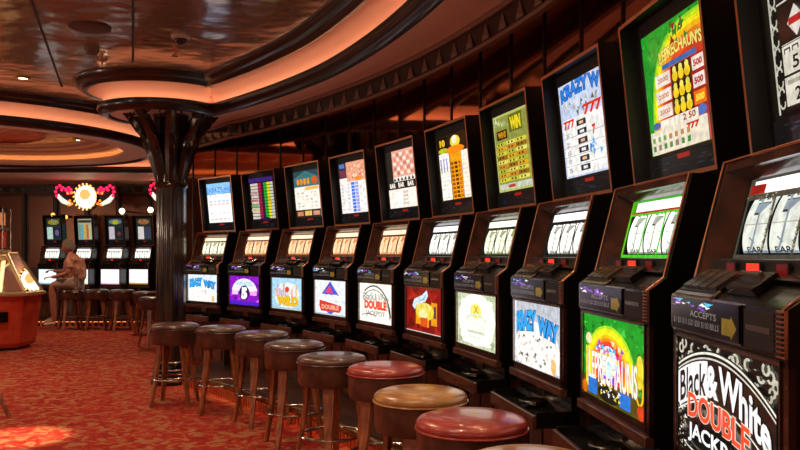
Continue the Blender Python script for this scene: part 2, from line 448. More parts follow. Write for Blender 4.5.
def ribs(path, z1, n, pitch=.045, r=.012, m=COPPER):
    mb = MB(); L = 0; nxt = 0
    for i in range(len(path)-1):
        a = Vector(path[i]); b = Vector(path[i+1]); d = (b-a).length; t = (b-a)/d; nn = Vector((-t.y, t.x))
        while nxt < L+d:
            p = a+t*(nxt-L)+nn*.004; vs = []
            for z in (.0, z1):
                for q in (0, 60, 120, 180):
                    c = math.radians(q); w_ = p+t*math.cos(c)*r+nn*math.sin(c)*r; vs.append((w_.x, w_.y, z))
            mb.add(vs, [(0, 1, 5, 4), (1, 2, 6, 5), (2, 3, 7, 6)], m); nxt += pitch
        L += d
    return mb.build('trim_%d' % n, kind='structure')
ribs(pp, .085, 11)
STRIP = mat('plinth_light_strip', 'ffffff', .5, emit='ffa868', es=15)
mb = MB(); mb.sweep(pp, [(.013, .086), (.021, .086), (.021, .091), (.013, .091)], STRIP); mb.build('trim_12', kind='structure')

# ================================================================== SLOT MACHINE
MACH = {}
def fz(z): return -.046-.068*(z-1.062)/.268
T0 = Vector((-.18, 1.34)); TD = Vector((.055, .52)).normalized(); TN = Vector((-TD.y, TD.x))
def TB(u, w_, d):      # top box: u across, w up the face, d inward
    p = T0+TD*w_+TN*d; return (u, -p.x, p.y)
def shared():
    M = MACH
    # pedestal
    mb = MB(); mb.box(-.26, .26, .07, .31, .10, .60, STAND); mb.box(-.275, .275, .03, .31, .575, .628, BLACK)
    for x in (-.24, -.08, .08): mb.box(x, x+.14, .062, .07, .14, .5, WOODT)
    M['pedestal'] = mb.mesh('pedestal')
    mb = MB(); mb.box(-.05, .035, .022, .03, .588, .622, CHROME); M['lock_plate'] = mb.mesh('lock_plate')
    # coin tray
    mb = MB(); mb.prism([(-.07, .53), (.085, .515), (.085, .55), (.07, .55), (.05, .538), (-.04, .545), (-.06, .585), (-.07, .585)], -.245, .245, BLACK)
    mb.box(-.25, -.24, -.088, .07, .515, .572, BLACK); mb.box(.24, .25, -.088, .07, .515, .572, BLACK)
    M['coin_tray'] = mb.mesh('coin_tray')
    mb = MB(); mb.box(-.252, .252, -.102, -.088, .512, .562, WOODT); M['tray_edge'] = mb.mesh('tray_edge')
    mb = MB(); mb.lathe([(.05, 0), (.056, .012), (.05, .014), (.038, .006)], CHROME, 20, (-.03, .0, .552)); M['tray_glint_ring'] = mb.mesh('tray_glint_ring', True)  # chrome ring put in for the bright reflected spot on the tray
    # lower cabinet
    mb = MB(); mb.box(-.28, .28, .012, .315, .628, .945, BLACK)
    mb.box(-.28, -.25, 0, .012, .655, .945, DARK); mb.box(.25, .28, 0, .012, .655, .945, DARK); mb.box(-.28, .28, 0, .012, .935, .945, DARK); mb.box(-.28, .28, 0, .012, .655, .685, DARK)
    M['cabinet'] = mb.mesh('cabinet')
    mb = MB(); mb.box(-.28, .28, -.012, .02, .628, .657, WOODT); M['kick_trim'] = mb.mesh('kick_trim')
    mb = MB(); mb.box(-.257, .257, -.004, 0, .936, .942, CHROME); mb.box(-.257, -.251, -.004, 0, .68, .942, CHROME); mb.box(.251, .257, -.003, 0, .68, .942, DARK)
    M['glass_trim'] = mb.mesh('glass_trim')
    # reel housing
    mb = MB()
    ch = [(-.046, 1.062), (-.114, 1.33), (-.315, 1.33), (-.315, .945), (0, .945), (0, 1.03)]
    mb.prism(ch, -.28, -.252, BLACK); mb.prism(ch, .252, .28, BLACK)
    mb.prism([(-.109, 1.31), (-.114, 1.33), (-.315, 1.33), (-.315, 1.29), (-.2, 1.29)], -.252, .252, DARK)
    mb.prism([(-.2, 1.29), (-.315, 1.29), (-.315, .945), (-.25, .945)], -.252, .252, BACKP)
    M['reel_housing'] = mb.mesh('reel_housing')
    mb = MB()
    def fr(u, z, d=0): return (u, -(fz(z)-d), z)
    o = [fr(-.252, 1.075), fr(.252, 1.075), fr(.252, 1.315), fr(-.252, 1.315)]
    i = [fr(-.205, 1.112, .045), fr(.205, 1.112, .045), fr(.205, 1.287, .045), fr(-.205, 1.287, .045)]
    j = [fr(-.205, 1.112, .06), fr(.205, 1.112, .06), fr(.205, 1.287, .06), fr(-.205, 1.287, .06)]
    for q in range(4):
        mb.quad([o[q], o[(q+1) % 4], i[(q+1) % 4], i[q]], BEZEL); mb.quad([i[q], i[(q+1) % 4], j[(q+1) % 4], j[q]], BACKP)
    M['reel_bezel'] = mb.mesh('reel_bezel')
    mb = MB()
    for s in (-1, 1):
        a = [(.0, 1.03), (-.046, 1.062), (-.114, 1.33)]
        mb.tube([(s*.266, -a[0][0]-.002, .95), (s*.266, -a[0][0]-.002, 1.03), (s*.266, -a[1][0]-.003, 1.064), (s*.266, -a[2][0]-.003, 1.332)], .0022, COPPER, 6)
    mb.tube([(-.266, .111, 1.333), (.266, .111, 1.333)], .0022, COPPER, 6)
    M['edge_trim'] = mb.mesh('edge_trim')
    mb = MB(); mb.quad([fr(.212, 1.15, .03), fr(.226, 1.15, .025), fr(.226, 1.275, .025), fr(.212, 1.275, .03)], GLOW); M['side_strip'] = mb.mesh('side_strip')  # narrow white emissive strip right of the reels
    # displays
    for nm, u0, u1, mm in (('credit_display', -.03, .035, REDD), ('win_display', -.13, -.08, REDD2), ('bet_display', .1, .15, REDD2)):
        mb = MB(); mb.box(u0, u1, .062, .066, 1.08, 1.106, BACKP)
        mb.quad([(u0+.004, .0615, 1.083), (u1-.004, .0615, 1.083), (u1-.004, .0615, 1.103), (u0+.004, .0615, 1.103)], mm); M[nm] = mb.mesh(nm)
    mb = MB(); mb.prism([(-.066, 1.06), (-.072, 1.11), (-.12, 1.112), (-.12, 1.06)], -.25, .25, BACKP); M['display_panel'] = mb.mesh('display_panel')
    # deck
    mb = MB(); mb.prism([(0, 1.03), (0, .945), (-.24, .945), (-.2, 1.08), (-.06, 1.07)], -.252, .252, BLACK); M['button_deck'] = mb.mesh('button_deck')
    def slope(u0, u1, s0, s1, h, m, b):   # box on the deck slope, s along depth 0..1 from front
        P = lambda s: Vector((-.06*s, 1.03+.04*s)); N = Vector((.55, .83))
        q = [P(s0), P(s1), P(s1)+N*h, P(s0)+N*h]; b.prism([(p.x, p.y) for p in q], u0, u1, m)
    mb = MB(); slope(-.25, -.035, -.08, .3, .008, CHROME, mb); slope(-.245, -.04, .1, 1.2, .010, BLACK, mb); M['button_block'] = mb.mesh('button_block')
    for i_ in range(4):
        mb = MB(); u = -.232+.048*i_; slope(u, u+.042, .25, 1.1, .016, mat('button_cap', '5c554c', .18, .7), mb); M['push_button_%d' % i_] = mb.mesh('push_button')
    mb = MB(); slope(.0, .12, .3, 1.1, .018, BLACK, mb); slope(.005, .09, .75, .95, .028, CHROME, mb); M['coin_head'] = mb.mesh('coin_head')
    # bill panel
    mb = MB(); mb.box(-.272, .10, -.006, 0, .955, 1.026, BLACK); mb.box(-.276, .104, -.004, 0, .951, .955, CHROME); mb.box(-.276, .104, -.004, 0, 1.026, 1.031, CHROME); mb.box(-.276, -.272, -.006, 0, .955, 1.026, CHROME)
    M['bill_panel'] = mb.mesh('bill_panel')
    mb = MB(); mb.box(.118, .236, -.004, 0, .955, 1.022, BACKP); mb.box(.13, .225, -.006, -.004, .985, .995, CHROME); M['ticket_slot'] = mb.mesh('ticket_slot')
    mb = MB(); mb.box(.246, .278, -.005, 0, .95, 1.028, COPPER)
    for q in range(9): mb.box(.249, .275, -.009, -.005, .954+q*.0083, .9585+q*.0083, GRILLE)
    M['side_grille'] = mb.mesh('side_grille')
    # top box
    mb = MB(); W = .28; H = .523; D = .12; t = .012
    def face(a, b, m): mb.quad([TB(*p) for p in a], m) if b is None else None
    mb.quad([TB(-W, 0, 0), TB(-W, 0, D), TB(-W, H, D), TB(-W, H, 0)], BLACK); mb.quad([TB(W, 0, 0), TB(W, 0, D), TB(W, H, D), TB(W, H, 0)], BLACK)
    mb.quad([TB(-W, H, 0), TB(W, H, 0), TB(W, H, D), TB(-W, H, D)], BLACK); mb.quad([TB(-W, 0, 0), TB(W, 0, 0), TB(W, 0, D), TB(-W, 0, D)], BLACK)
    mb.quad([TB(-W, 0, D), TB(W, 0, D), TB(W, H, D), TB(-W, H, D)], BLACK)
    oo = [(-W, 0), (W, 0), (W, H), (-W, H)]; ii = [(-W+t, t), (W-t, t), (W-t, H-t), (-W+t, H-t)]
    for q in range(4):
        a, b = oo[q], oo[(q+1) % 4]; c, d = ii[(q+1) % 4], ii[q]
        mb.quad([TB(*a, 0), TB(*b, 0), TB(*c, 0), TB(*d, 0)], COPPER)
        mb.quad([TB(*d, 0), TB(*c, 0), TB(*c, .048), TB(*d, .048)], BACKP)
    mb.quad([TB(*ii[0], .048), TB(*ii[1], .048), TB(*ii[2], .048), TB(*ii[3], .048)], BACKP)
    M['top_box'] = mb.mesh('top_box')
    mb = MB(); mb.prism([(-.2, 1.33), (-.2, 1.345), (-.3, 1.36), (-.3, 1.33)], -.26, .26, BLACK); M['neck'] = mb.mesh('neck')
shared()
LOWP = mat('lower_panel_print', '141a22', .3)
def lower_panel_art(seed):
    a = Art(lambda x, y, l: TB(-.25+.5*x, .018+.06*y, .046-.0001*l), '0a0c10', .6)
    a.scatter(22, .07, ['1c2c40', '30404c', '502c22', '283a52'], (.05, .2, .95, .8), seed)
    a.rect(.42, .72, .58, .95, 'c02018')
    return a.mesh('lower_panel')
def bill_art(seed, reflection_tint):
    a = Art(lambda x, y, l: (-.270+.366*x, -.0063-.0002*l, .957+.067*y), '0c0a0c')
    a.scatter(16, .09, reflection_tint, (.02, .66, .62, .98), seed)  # purple and cyan flecks: a reflection painted into the print
    a.text('ACCEPTS', .32, .46, .72, .66, '7a7068', .01)
    a.text('$1 $5 $10 $20 $50 $100 BILLS', .04, .14, .76, .36, '6a625c', .01)
    a.poly([(.80, .12), (.92, .12), (.92, .02), (.99, .36), (.92, .7), (.92, .6), (.80, .6)], '7a5c1c')
    return a.mesh('bill_print')
def reel_art(style, i):
    R = .075; u0 = -.195+.131*i; zc = 1.20
    def fn(x, y, l):
        q = (y-.5)*2.0; z = zc-.012+.064*math.sin(q)/math.sin(1.0)
        return (u0+.121*x, -(fz(z)-.052-.03*(1-math.cos(q)))-.00012*l, z)
    a = Art.__new__(Art); a.fn = fn; a.v = []; a.f = []; a.c = []; a.n = 0; a.curved = True
    bg, ink, a2, gain = {'warm': ('ffd0a0', 'b05a30', 'e08850', 1.2), 'white': ('fffff4', '3a3c3c', '9aa090', 1.3), 'green': ('f8f8dc', '3a4a30', '96a070', 1.2), 'steel': ('e4e8dc', '2c3238', '8c9aa4', 1.0)}[style]
    a.gain = gain; a.rect(0, 0, 1, 1, bg)
    a.rect(0, .0, 1, .06, a2); a.rect(0, .94, 1, 1, a2)
    def w(x, y): return (x+.16*math.sin(y*3), y)
    a.text('7', .28, .22, .78, .8, a2, .05, out=ink, warp=None)
    a.text('BAR', .2, .86, .8, .99, ink, .03); a.text('BAR', .2, .01, .8, .14, ink, .03)
    a.arc(.05, .5, .5, .55, .07, -60, 60, a2)
    a.rect(0, .48, 1, .495, 'b0a898')
    return a.mesh('reel')
def window_art(style):
    def fn(x, y, l):
        z = 1.112+.175*y; return (-.205+.41*x, -(fz(z)-.048)-.00012*l, z)
    c = {'warm': ('ffe4c0', '5a2c18'), 'white': ('ffffff', '141414'), 'green': ('ffffe8', '1a1c14'), 'steel': ('ffffff', '3c3a30'), 'rainbow': ('ffffff', '3cb020')}[style]
    a = Art.__new__(Art); a.fn = fn; a.v = []; a.f = []; a.c = []; a.n = 0; a.gain = 1.35
    # a surround with three openings
    top = .74
    for x0, x1 in ((0, .025), (.32, .345), (.64, .665), (.975, 1)): a.rect(x0, .04, x1, top, c[1])
    a.rect(0, 0, 1, .05, c[1]); a.rect(0, top-.01, 1, 1, c[1]); a.n += 2
    a.rect(.06, .80, .94, .965, c[0])
    if style == 'rainbow':
        a.gain = .72
        a.rect(0, .96, 1, 1, '50c830'); a.rect(0, .765, 1, .80, 'd03020'); a.rect(.95, .05, 1, 1, '70c828'); a.rect(.93, .74, .99, .96, 'e8e020'); a.rect(.975, .05, 1, .5, 'e06010'); a.rect(0, .05, .02, 1, '80d020'); a.rect(.02, .78, .1, .98, '58c020')
    if style == 'steel':
        a.gain = .8; a.rect(0.02, .80, .2, .92, 'b02018')
        a.scatter(40, .02, ['d8d0b0', '807860'], (.0, .745, 1, .8), 3)
        for q in (.33, .65): a.scatter(30, .02, ['c8c0a0', '8a8468'], (q-.005, .06, q+.012, .72), 5)
    return a.mesh('reel_surround')

# ---- artwork for top glass and belly glass
def tfn(x, y, l): return TB(-.212+.40*x, .088+.375*y, .044-.0001*l)
def bfn(x, y, l): return (-.25+.5*x, -.0005-.00012*l+.004, .6855+.2495*y)
def t_krazy(seed=1):
    a = Art(tfn, 'c8d4ee', 1.0); a.rect(.03, .02, .97, .62, 'f4f2ee')
    wp = lambda x, y: (x, y+.05*math.sin(x*3))
    a.text('KRAZY W', .05, .80, .97, .95, '1f7fe0', .04, out='0a2a60', warp=wp)
    a.scatter(26, .05, ['9a9ca0', 'd8d8d8', '606468', 'c0b8a8'], (.1, .66, .9, .78), seed)
    a.text('777', .56, .6, .97, .71, 'e02a1c', .05); a.text('777', .05, .52, .33, .61, 'e02a1c', .05)
    for j in range(6):
        y = .05+.093*j; a.rect(.38, y, .6, y+.06, '20242a'); a.rect(.44, y+.015, .54, y+.045, 'e8b890' if j % 2 else 'e8e8e8')
        a.text('%d' % (j*5+5), .1, y, .18, y+.05, '8a8a90', .02)
    a.text('7', .72, .38, .8, .48, 'e02a1c', .06); a.scatter(10, .05, ['2a8ae0', '50b0f0'], (.66, .18, .94, .34), 4)
    for y in (.12, .22, .32, .42): a.rect(.03, y, .97, y+.006, '9aa0a8')
    return a
def t_sky():
    a = Art(tfn, 'ffffff', 1.1); a.rect(0, .72, 1, 1, '5aaef0'); a.rect(0, .9, 1, 1, '88c4f4')
    a.text('KRAZY W', .1, .76, .94, .9, '2f90e8', .06, out='eaf6ff'); a.scatter(16, .06, ['f0b8b8', 'f0e4e4', 'c0d4ee'], (.1, .6, .9, .74), 2)
    a.grid(.06, .05, .94, .58, 5, 7, ['d8c8c4', 'f0c0b8', 'ffffff', 'ffffff', 'b8d0ee', 'ffffff', 'dcdcdc'], .7)
    return a
def t_stripes():
    a = Art(tfn, '1a1418', .95)
    for x0, x1, c in ((.03, .34, 'd8ccc0'), (.36, .48, 'b0144c'), (.5, .6, '3a1430'), (.6, .74, '18b030'), (.74, .86, 'e8d820'), (.87, .99, 'c8ccc0')):
        for j in range(12): a.rect(x0, .03+.072*j, x1, .03+.072*j+.058, c)
    for y, c in ((.32, '70b060'), (.45, 'c07070'), (.62, 'c09090'), (.22, 'c8c070')): a.rect(.03, y, .34, y+.05, c)
    a.rect(0, .91, 1, 1, '40207a'); a.poly([(.3, 0), (.6, .08), (.95, 0)], '1a1450')
    return a
def t_teal():
    a = Art(tfn, 'fff8ec', 1.0); a.rect(0, .66, 1, 1, '3c7478'); a.poly([(.0, .85), (.5, 1), (1, .85), (1, 1), (0, 1)], '2a4a50')
    for i, x in enumerate((.12, .26, .4, .54)): a.text('8', x, .7, x+.11, .84, 'f09020', .08)
    a.ell(.85, .78, .12, .08, 'e05818'); a.rect(.45, .58, .98, .65, 'f8b858')
    a.grid(.06, .2, .94, .56, 5, 5, ['e8dcc8', 'f8e8c0', 'ffffff', 'c8c0b0'], .6)
    a.rect(0, 0, 1, .16, '3a241c'); a.rect(.05, .03, .3, .12, 'd88858'); a.rect(.36, .03, .64, .13, 'f0c060'); a.rect(.7, .03, .96, .12, 'd89878')
    return a
def t_bluecol():
    a = Art(tfn, 'fdf6f0', 1.0); a.rect(0, .7, .3, 1, '283048'); a.rect(.03, .9, .24, .98, '5878c0'); a.rect(.03, .72, .27, .86, '7a3440'); a.rect(.3, .62, 1, 1, 'f0a884')
    a.scatter(20, .06, ['f8d8c0', 'e88868', 'ffe8d8'], (.34, .66, .96, .96), 6); a.ell(.74, .66, .13, .05, 'f0902c')
    for x in (.45, .6):
        for j in range(9): a.rect(x, .02+.066*j, x+.13, .02+.066*j+.055, '3f7ce8' if x < .5 else 'a0a8f0')
    a.grid(.04, .04, .4, .6, 3, 8, ['e0dcd8', 'f8f4f0', 'd8d4dc'], .75); a.grid(.76, .04, .98, .6, 2, 8, ['e8e0e0', 'ffffff'], .7)
    return a
def t_band():
    a = Art(tfn, 'fff2e6', 1.05); a.rect(0, .42, .22, 1, '282420'); a.rect(.22, .54, 1, 1, 'eaa890')
    a.grid(.25, .56, .98, .97, 6, 5, ['f8d8c8', 'e09078', 'fbe8dc', 'c87c66'], .85)
    for i in range(6): x = .22+.13*i; a.poly([(x, .47), (x+.1, .47), (x+.05, .54)], '181414')
    a.rect(0, .33, 1, .46, '201a18'); a.text('BAR', .06, .355, .28, .44, 'f4e8dc', .05); a.text('BAR', .38, .355, .6, .44, 'f4e8dc', .05); a.text('BAR', .72, .355, .94, .44, 'f4e8dc', .05)
    a.grid(.04, .04, .96, .3, 4, 4, ['f8f0e0', 'ffffff', 'd8c8b8'], .8)
    return a
def t_orange():
    a = Art(tfn, '2a1a0c', 1.0); a.rect(.04, .02, .38, .74, 'fffdf4'); a.rect(.78, .02, .99, .72, 'fff6e4'); a.rect(.4, .02, .77, .8, 'f4a010')
    a.rect(.03, .82, .34, .98, '0c0a08'); a.text('10', .1, .84, .28, .95, 'f8c820', .06); a.text('x', .5, .84, .58, .9, 'ffe040', .06); a.ell(.62, .88, .16, .09, 'f8d848'); a.ell(.6, .91, .08, .06, 'fff8d8')
    a.ell(.2, .78, .16, .04, 'b8c028'); a.ell(.6, .76, .3, .06, 'ff8c10')
    for j in range(9): a.rect(.43, .04+.062*j, .53, .08+.062*j, 'a04c08'); a.rect(.56, .04+.062*j, .65, .08+.062*j, '40200a'); a.rect(.68, .04+.062*j, .75, .08+.062*j, 'c86c10')
    for j in range(10): a.rect(.06, .05+.065*j, .36, .056+.065*j, 'c8b890'); a.rect(.8, .05+.065*j, .98, .056+.065*j, 'e0a060')
    for x in (.1, .2, .3): a.rect(x, .45, x+.04, .66, '9890c8')
    return a
def t_yellow():
    a = Art(tfn, 'c4cc70', .85); a.rect(.03, .03, .97, .97, '98a048'); a.rect(.03, .03, .97, .1, 'd8dcc8'); a.rect(.3, .045, .5, .085, 'c84030')
    a.rect(.08, .68, .4, .8, '3c1c08'); a.text('WINS', .12, .7, .36, .78, 'e0a020', .05); a.rect(.46, .74, .84, .96, '6a7020'); a.text('WIN', .5, .76, .8, .93, 'f8e020', .08, out='303008')
    cs = ['e8d840', 'f0b020', 'c8c838', 'e89020', 'f8e868', 'a86810']
    for i, (x0, x1) in enumerate(((.06, .36), (.38, .64), (.66, .95))):
        for j in range(9): a.rect(x0, .13+.058*j, x1, .175+.058*j, cs[(i*2+j) % 6]); a.rect(x0+.05, .14+.058*j, x0+.09, .165+.058*j, '403808'); a.rect(x0+.14, .14+.058*j, x0+.18, .165+.058*j, '403808')
    a.scatter(14, .05, ['d8dca8', 'b0b878'], (.05, .85, .42, .96), 9)
    return a
def t_rainbow():
    a = Art(tfn, '1f9a28', .95); a.scatter(90, .035, ['0e6a18', '38c03a', '157a20'], (0, .3, 1, 1), 11)
    for r, c in ((.92, '88d828'), (.90, 'c8e020'), (.87, 'f8e818'), (.83, 'f8b818'), (.79, 'f08018'), (.74, 'e84a18'), (.68, 'c83018'), (.6, 'a82018')): a.poly([(1.0-r*max(0, -math.cos(q))**.62, .05+r*1.0*max(0, math.sin(q))**.8) for q in [PI/2+PI/2*i/24 for i in range(25)]]+[(1.0-r, 0), (1, 0)], c)
    a.text("LEPRECHAUN'S", .3, .70, .99, .80, 'f4e070', .04, out='7a2808', warp=lambda x, y: (x, y+.03*math.sin((x-.3)*4.4)))
    a.scatter(12, .05, ['e8e0c0', '9a2018', '208028'], (.52, .82, .78, .94), 3)
    a.rect(.34, .65, .9, .69, '2868a8')
    for j, y in enumerate((.53, .40, .275)):
        a.rect(.2, y, .46, y+.1, 'f4e8d8'); a.text('2000', .24, y+.03, .42, y+.07, 'c87058', .02)
        a.rect(.48, y-.01, .8, y+.115, '28200c')
        for q in (.5, .6, .7): a.ell(q+.04, y+.03, .045, .042, 'f8d020'); a.ell(q+.04, y+.08, .03, .028, 'f0e060')
        a.rect(.82, y, .99, y+.1, 'f6e4dc' if j < 2 else 'f07818'); a.text('500', .84, y+.025, .97, y+.075, 'b83828' if j < 2 else 'ffe040', .05)
    a.rect(.04, .0, .98, .19, 'efe4cc'); a.rect(.24, .19, .86, .26, 'f4ecd8'); a.text('777', .66, .12, .86, .17, 'c82018', .06); a.text('2 50', .62, .2, .82, .25, 'b04030', .03)
    for i in range(7): a.rect(.07+.1*i, .03, .12+.1*i, .075, '3a8a38' if i % 3 != 1 else '907868'); a.rect(.07+.1*i, .1, .12+.1*i, .14, '70a060' if i < 3 else 'b88858')
    a.ell(.18, .23, .07, .03, '5060b0'); a.ell(.93, .23, .06, .04, '5070c0')
    return a
def t_panels():
    a = Art(tfn, '0c0b0a', .8)
    a.rect(.0, .0, .02, 1, 'd8d4c4')
    for j in range(16): a.arc(.055, .06+.06*j, .035, .035, .014, 0 if j % 2 else 180, 200 if j % 2 else 380, 'cfcab8', 8)
    a.rect(.1, .62, .9, 1, '1a1012'); a.rect(.1, .62, .42, .63, 'e0dcd0'); a.rect(.42, .62, .43, .98, 'e0dcd0'); a.text('BAR', .14, .84, .38, .94, '6a2a2a', .04); a.text('BAR', .14, .7, .38, .8, '6a2a2a', .04)
    a.poly([(.2, .49), (.29, .58), (.38, .49), (.29, .40)], 'efe8dc'); a.poly([(.215, .475), (.365, .475), (.365, .515), (.215, .515)], 'c02020')
    a.rect(.44, .53, .9, .58, 'e8e2d4'); a.rect(.46, .45, .9, .5, 'd8d2c4'); a.rect(.12, .38, .95, .385, 'e0dcd0')
    for x in (.12, .54):
        for y, t in ((.21, '5'), (.03, '2')):
            a.rect(x, y, x+.39, y+.165, 'efe9d6')
            a.text(t, x+.10, y+.02, x+.17, y+.095, '1a1816', .02)
            if t == '5':
                for q in range(3): a.rect(x+.02+.09*q, y+.12, x+.09+.09*q, y+.15, '403a34'); a.rect(x+.032+.09*q, y+.12, x+.078+.09*q, y+.14, 'efe9d6')
            else: a.rect(x+.03, y+.12, x+.36, y+.145, 'b8b2a2')
    return a
# belly
def b_krazy(seed=1, soft=False):
    a = Art(bfn, 'b8bcc4' if not soft else 'dce8f4', 1.15)
    a.ell(.5, .3, .48, .42, 'f6f2ec'); a.rect(.04, .03, .96, .3, 'f2efe8')
    if not soft: a.scatter(70, .045, ['8c8880', 'ffffff', 'c8b8a0', 'e8c8c0', '505050', 'fffdf0'], (.08, .06, .92, .5), seed)
    else: a.scatter(16, .06, ['d0d0d0', 'ffffff', 'a8a8a8'], (.1, .1, .9, .5), seed)
    wp = lambda x, y: (x, y-.25*abs(x-.45)**1.4+.05)
    a.text('KRAZY', .05, .52, .5, .84, '2aa4ee', .07, out='08314f', ow=.06, warp=wp); a.text('WAY', .53, .50, .96, .78, '2a98ea', .07, out='08314f', ow=.06, warp=wp)
    a.rect(.0, .0, .03, 1, 'd8dce0'); a.ell(.86, .12, .05, .12, 'e8b878')
    return a
def b_purple():
    a = Art(bfn, '8a16c0', 1.1); a.scatter(24, .12, ['c030e8', '6010a0', 'e060ff'], (0, 0, 1, 1), 5); a.rect(0, 0, 1, .12, '4a20c8')
    a.arc(.5, .42, .44, .5, .26, 10, 170, 'f4e8ff'); a.text('WHEEL', .2, .66, .8, .82, 'a8d8e8', .05)
    a.ell(.5, .42, .17, .26, '301050'); a.text('5', .4, .2, .6, .62, 'ffffff', .08); a.rect(.08, .35, .28, .5, 'f8c8ff'); a.rect(.7, .35, .92, .48, 'f8a8ff')
    return a
def b_crowd():
    a = Art(bfn, 'a8d8f0', 1.05); a.ell(.5, .45, .42, .42, 'e4f0f4')
    a.text('WILD', .16, .12, .88, .42, 'f0c020', .07, out='c08818'); r = random.Random(4)
    for i in range(12): x = .12+.068*i; a.rect(x, .42, x+.035, .62+r.random()*.25, r.choice(['e87858', 'f0b048', 'f8e8e0', 'b878a8', '6a90c8']))
    a.ell(.52, .64, .07, .09, 'd84a28')
    a.rect(.0, .0, 1, .06, 'b8c8d0')
    return a
def b_triangle():
    a = Art(bfn, 'eef2f6', 1.05); a.poly([(.5, .98), (.22, .6), (.78, .58)], '4a58d0'); a.poly([(.48, .86), (.32, .64), (.6, .64)], 'e04878')
    a.poly([(.15, .42), (.85, .3), (.86, .2), (.8, .1), (.2, .1), (.14, .25)], 'd83a30'); a.text('DOUBLE', .22, .16, .78, .3, 'ffb090', .05); a.text('BAR', .15, .42, .85, .6, 'ffffff', .08, out='c0c8e0'); a.poly([(.38, .1), (.62, .1), (.5, -.0)], '4a58d0')
    a.rect(.0, .0, 1, .04, 'b8c0cc')
    return a
def b_double(full=False):
    a = Art(bfn, '0e0d0c' if full else 'f6f4ea', 1.0 if full else 1.15)
    if full:
        r = random.Random(3)
        for i in range(26):
            x = .03+.94*i/25; a.arc(x, .90+.05*math.sin(i*1.7), .035, .05, .02, 360*r.random(), 200+360*r.random(), 'c8c4b0', 8)
        for i in range(12):
            x = (.03+.01*i) if i % 2 else (.97-.012*i); a.arc(x, .84-.02*i, .03, .04, .018, 300*r.random(), 360+200*r.random(), 'b8b4a0', 8)
        pk = lambda x: -1.0*(x-.45)**2
        def band(x0, x1, lo, hi, c, n=24):
            xs = [x0+(x1-x0)*q/n for q in range(n+1)]; a.put([p for x in xs for p in ((x, hi+pk(x)), (x, lo+pk(x)))], [(2*q, 2*q+1, 2*q+3, 2*q+2) for q in range(n)], c)
        band(.02, .98, .46, .96, '0c0b0a'); band(.02, .98, .925, .945, 'f4f2e4'); band(.02, .98, .885, .90, 'd8d6c8'); band(.02, .98, .52, .535, 'f0eee0')
        band(.02, .37, .55, .87, 'ffffff')
        bow = lambda x, y: (x, y+pk(x))
        a.text('Black', .045, .575, .355, .85, '0c0b0a', .02, warp=bow)
        a.text('&', .355, .57, .485, .84, 'ffffff', .04, out='0c0b0a', ow=.03, warp=bow); a.text('White', .49, .575, .95, .86, 'ffffff', .03, out='0c0b0a', ow=.02, warp=bow)
        bow2 = lambda x, y: (x, y-.09*(x-.15)-.3*(x-.45)**2+.02)
        a.text('DOUBLE', .15, .335, .78, .55, 'ff5030', .03, out='fff0d8', ow=.02, warp=bow2)
        a.text('JACKPOT', .15, .12, .80, .29, 'ffffff', .03, out='0c0b0a', ow=.03, warp=bow2)
        a.scatter(50, .025, ['f0ecd8', '8a8678', '0e0d0c'], (.03, .04, .13, .4), 8); a.scatter(40, .03, ['f0ecd8', '8a8678'], (.84, .04, .97, .3), 9)
        a.arc(.5, .1, .4, .08, .02, 180, 360, 'd8d4c4')
    else:
        a.arc(.45, .1, .52, .86, .035, 5, 125, '141210', 30); a.arc(.45, .05, .5, .8, .02, 5, 125, '404038', 30)
        bow = lambda x, y: (x, y-.2*(x-.5)**2)
        a.text('Black', .12, .58, .46, .78, '26221e', .0, warp=bow); a.text('& White', .48, .56, .9, .76, '6a665c', .0, warp=bow)
        a.text('DOUBLE', .16, .34, .84, .56, 'e83a22', .05, out='f8b8a0', ow=.04); a.text('JACKPOT', .2, .14, .8, .3, '8a867a', .02)
        a.arc(.3, .12, .25, .1, .02, 20, 170, '30302c')
    return a
def b_red():
    a = Art(bfn, '8c120e', .95); a.scatter(20, .16, ['a81a12', '6c0c0a', 'b82818'], (.05, .05, .95, .95), 3); a.rect(0, 0, 1, .02, 'd8d0c8')
    for p in ((.28, .18), (.5, .14), (.72, .2)): a.rect(p[0], p[1], p[0]+.16, p[1]+.5, 'f8a018')
    a.ell(.54, .48, .26, .2, 'f8e040'); a.ell(.5, .42, .12, .1, 'fff4b0'); a.rect(.42, .14, .62, .34, 'e85818'); a.text('10', .32, .48, .72, .66, 'ffe880', .06)
    a.poly([(.18, .58), (.24, .74), (.46, .84), (.6, .96), (.64, .84), (.56, .7), (.32, .62), (.26, .5)], 'dff0fa'); a.poly([(.34, .68), (.5, .78), (.58, .88), (.54, .74)], '8ac0ea')
    a.rect(.8, .36, .86, .62, '5a3a48'); a.rect(.22, .4, .27, .5, '402028')
    return a
def b_pale():
    a = Art(bfn, 'c4ccaa', 1.15); a.ell(.5, .52, .47, .49, 'fbfff0'); a.rect(.1, .06, .9, .9, 'fbffee'); a.ell(.5, .68, .14, .14, 'f8e468'); a.text('X', .44, .64, .56, .78, 'c8a028', .04)
    a.arc(.5, .42, .3, .22, .05, 20, 160, 'dce4cc'); a.text('WINNERS', .25, .36, .75, .5, 'e8ecd8', .03); a.rect(.28, .26, .72, .31, 'c8d0b4'); a.rect(.34, .18, .66, .21, 'dce0cc')
    for x, y in ((.03, .03), (.88, .03), (.03, .86), (.88, .86)): a.scatter(10, .07, ['a0aa84', 'b8c09c'], (x, y, x+.09, y+.11), int(x*10+y*5))
    return a
